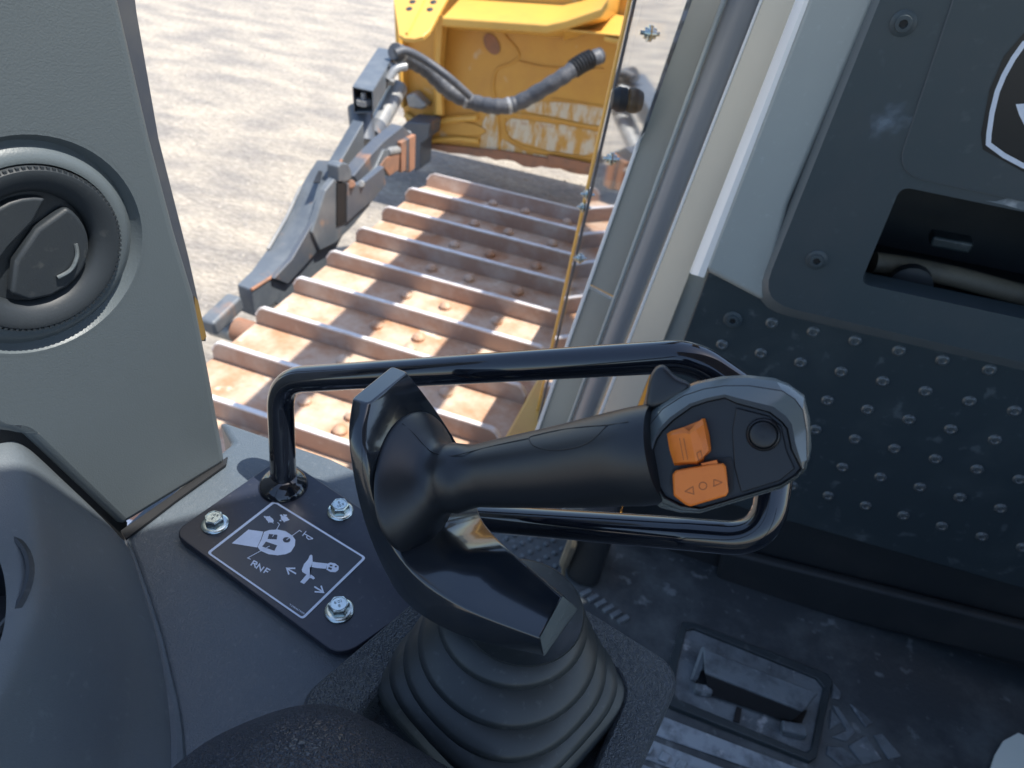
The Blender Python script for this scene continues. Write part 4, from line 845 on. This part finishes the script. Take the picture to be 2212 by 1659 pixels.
# ================================================================== grab rail and its label plate
zq = lambda x, y: ((700+.45203*x)/1.8228, (1850+.45203*y)/1.8228)
gq = thing('grab_rail', 'gloss black grab rail welded to a bolted plate on the console', 'rail', PH(613, 1045, .456))
PLH = .449
pl4 = [PH(372, 1150, PLH), PH(610, 985, PLH), PH(905, 1180, PLH), PH(925, 1290, PLH), PH(738, 1422, PLH)]
pl4 = fillet2(pl4, [.012, .012, .02, .02, .016], 6)
plate = mesh('base_plate', prism(pl4, (0, 0, -.0062)), M_plate, gq, bevel=.0012, seg=3)
base = PH(613, 1050, PLH)
path = [base, PT(604, 838, .560), PT(1482, 770, .437), PT(1650, 850, .428), PT(1668, 1010, .424), PT(1590, 1160, .432), PT(1020, 1118, .545), PH(985, 1135, .449)]
# main loop
path = [base, PT(604, 822, .562), PT(1495, 768, .439), PT(1690, 905, .432), PT(1655, 1168, .428), PT(1480, 1153, .450), PT(960, 1112, .560), PH(930, 1190, .449)]
path = fillet(path, [.030, .040, .045, .035, .05, .02, .02], 12)
mesh('rail_tube', tube(path, .0102, 28), M_gloss, gq)
mesh('weld_bead', lathe(base, (.1, -.1, 1), [(.0190, -.001), (.0192, .0015), (.0180, .0045), (.0150, .0072), (.0118, .0090), (.0102, .011)], 30), M_gloss, gq, sharp=180)
LIFT = V((0, 0, .00004))
LBL = lambda dz: (lambda x, y: PH(*zq(x, y), PLH-.0003-dz))
lb = thing('control_label', 'dark control diagram label with white border lettered RNF', 'label', PH(*zq(950, 780), PLH-.0003))
cr = [V(p) for p in ((838, 266), (1645, 765), (1090, 1306), (250, 722))]
def rr2(c, s, r):
    ce_ = sum(c, V((0, 0)))/4; c2 = [ce_+(p-ce_)*s for p in c]; return [tuple(p) for p in fillet2([V((p.x, p.y, 0)) for p in c2], r, 5)]
mesh('label_film', polys([[p[:2] for p in rr2(cr, 1.0, 34)]], LBL(0)), M_lab, lb, smooth=False)
o_r = [p[:2] for p in rr2(cr, .998, 34)]; i_r = [p[:2] for p in rr2(cr, .955, 22)]
bvs = [LBL(.00015)(*p) for p in o_r]+[LBL(.00015)(*p) for p in i_r]; nb = len(o_r)
mesh('label_border', (bvs, [(i, (i+1) % nb, nb+(i+1) % nb, nb+i) for i in range(nb)]), M_white, lb, smooth=False)
W = LBL(.00015); W2 = LBL(.00030); W3 = LBL(.00045)
mesh('grip_symbol', polys([[(470, 640), (615, 520), (745, 538), (725, 600), (690, 676)], [(752, 540), (800, 524), (870, 520), (940, 535), (1000, 575), (1024, 610), (1020, 660), (985, 715), (940, 735), (870, 745), (790, 735), (720, 705), (695, 672), (730, 605)]], W), M_white, lb, smooth=False)
mesh('symbol_switches', polys([[(795, 558), (868, 566), (862, 606), (782, 602)], [(768, 625), (866, 658), (842, 705), (735, 668)], ell(948, 610, 33, 24, 16)], W2), M_lab, lb, smooth=False)
mesh('leader_lines', strokes([[(826, 582), (886, 475), (870, 458)], [(948, 610), (1060, 527), (1080, 540)], [(800, 664), (608, 768), (636, 780)]], 6, W3), M_white, lb, smooth=False)
mesh('turtle_mark', polys([ell(800, 432, 40, 22, 12, .55), [(748, 402), (770, 405), (775, 420), (755, 418)], [(820, 452), (838, 466), (826, 466)], [(785, 445), (800, 462), (790, 464)], [(790, 408), (802, 402), (806, 412)]], W), M_white, lb, smooth=False)
mesh('hare_mark', polys([ell(930, 425, 34, 22, 12, .3), [(888, 392), (905, 390), (925, 412), (905, 420)], [(915, 388), (952, 392), (948, 404), (925, 405)], [(950, 428), (976, 432), (960, 445)], [(885, 440), (900, 436), (905, 450), (888, 448)], [(915, 440), (938, 455), (925, 458)]], W), M_white, lb, smooth=False)
mesh('horn_mark', strokes([[(1118, 535), (1086, 575)], [(1100, 556), (1128, 570), (1178, 600)], [(1178, 600), (1140, 606), (1122, 590), (1128, 570)]], 8, W), M_white, lb, smooth=False)
mesh('letters_rnf', strokes([[(636, 832), (664, 792), (690, 806), (686, 822), (650, 812)], [(668, 820), (676, 852)], [(682, 860), (712, 822), (722, 882), (752, 845)], [(748, 898), (776, 858), (806, 874)], [(762, 878), (788, 892)]], 11, W), M_white, lb, smooth=False)
mesh('lever_symbol', polys([[(1150, 745), (1162, 738), (1172, 748), (1175, 800), (1210, 806), (1300, 815), (1290, 862), (1210, 855), (1160, 845), (1135, 862), (1130, 885), (1150, 905), (1185, 930), (1195, 945), (1180, 955), (1165, 945), (1150, 942)], [(1150, 745), (1150, 942), (1140, 930), (1120, 912), (1085, 890), (1080, 870), (1100, 820), (1135, 780)], [(1122, 912), (1150, 942), (1100, 995), (1066, 978)], [(1298, 820), (1330, 808), (1370, 815), (1402, 840), (1400, 872), (1375, 892), (1330, 890), (1295, 870)]], W), M_white, lb, smooth=False)
mesh('symbol_dots', polys([[(1325, 826), (1348, 828), (1346, 842), (1322, 840)], [(1315, 846), (1345, 856), (1338, 872), (1308, 862)], ell(1377, 843, 10, 8, 10)], W2), M_lab, lb, smooth=False)
mesh('arrow_marks', strokes([[(1030, 905), (955, 862)], [(968, 912), (950, 858), (1024, 858)], [(1190, 1018), (1262, 1062)], [(1248, 1010), (1268, 1068), (1192, 1062)]], 13, W), M_white, lb, smooth=False)
# part number in small type
fc = bpy.data.curves.new('part_number', 'FONT'); fc.body = 'T398467X00'; fc.size = 1; fo_t = bpy.data.objects.new('part_number_tmp', fc); C.objects.link(fo_t)
bpy.context.view_layer.update()
dm = bpy.data.meshes.new_from_object(fo_t.evaluated_get(bpy.context.evaluated_depsgraph_get())); bpy.data.objects.remove(fo_t)
xs = [v.co.x for v in dm.vertices]; mw = max(xs) or 1
sv = []
for v in dm.vertices:
    a_ = v.co.x/mw; b_1 = v.co.y; sv.append(W(970+a_*130+b_1*8, 1178+a_*82-b_1*20))
mesh('part_number', (sv, [tuple(p.vertices) for p in dm.polygons]), M_white, lb, smooth=False)
# flange bolts
def text_mesh(s):
    c = bpy.data.curves.new('stamp', 'FONT'); c.body = s; c.size = 1; c.align_x = 'CENTER'; c.align_y = 'CENTER'
    t = bpy.data.objects.new('stamp_tmp', c); C.objects.link(t); bpy.context.view_layer.update()
    m = bpy.data.meshes.new_from_object(t.evaluated_get(bpy.context.evaluated_depsgraph_get())); bpy.data.objects.remove(t)
    return [v.co.copy() for v in m.vertices], [tuple(p.vertices) for p in m.polygons]
for x, y, s, an in ((465, 1133, '10.9\n8', .1), (735, 1105, '8\n10.9', .9), (733, 1320, '8\n10.9', -2.4)):
    p = PH(x, y, PLH)
    bo = mesh('flange_bolt', lathe(p, (0, 0, 1), [(.0100, .0001), (.0102, .0010), (.0096, .0018), (.0080, .0024)], 28), M_zinc, gq)
    rot = Matrix.Rotation(an*.3, 4, 'Z')
    hv, hf = lathe(V(), (0, 0, 1), [(.0074, .0018), (.0074, .0078), (.0066, .0088)], 6); hv = [p+rot @ v for v in hv]
    mesh('hex_head', (hv, hf), M_zinc, bo, bevel=.0003, seg=2)
    mesh('head_rim', lathe(p+V((0, 0, .0088)), (0, 0, 1), [(.0058, 0), (.0056, .0005), (.0052, .0005), (.0050, .0)], 24, False, False), M_zinc, bo)
    tvv, tff = text_mesh(s); r3 = Matrix.Rotation(an, 4, 'Z')
    mesh('stamp', ([p+V((0, 0, .00895))+r3 @ (v*.0034) for v in tvv], tff), M_mark, bo, smooth=False)
# ================================================================== armrest in the foreground
ar = []
prof = [(330, 1690), (372, 1655), (430, 1605), (500, 1568), (570, 1540), (635, 1519), (700, 1514), (765, 1530), (840, 1575), (920, 1625), (1000, 1672), (1080, 1720)]
for dy, h, sx in ((10, .425, 1.0), (0, .415, 1.0), (14, .396, .985), (45, .380, .95), (110, .368, .9), (220, .360, .85), (420, .357, .8), (700, .36, .75)):
    ar.append([PH(680+(x-680)*sx, y+dy, h) for x, y in prof])
mesh('armrest', grid(ar), M_arm, None, sub=3, label='pebbled black armrest pad nearest the viewer beside the joystick housing', cat='armrest', loc=PH(680, 1640, .38))
# pale flat sheet in the corner
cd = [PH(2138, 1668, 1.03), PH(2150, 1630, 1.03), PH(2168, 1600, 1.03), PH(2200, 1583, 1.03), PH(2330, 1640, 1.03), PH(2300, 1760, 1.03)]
mesh('pale_sheet', prism(cd, (0, 0, -.004)), M_pale, None, label='pale greenish white sheet lying on the cab floor at right', cat='sheet', loc=cd[0])
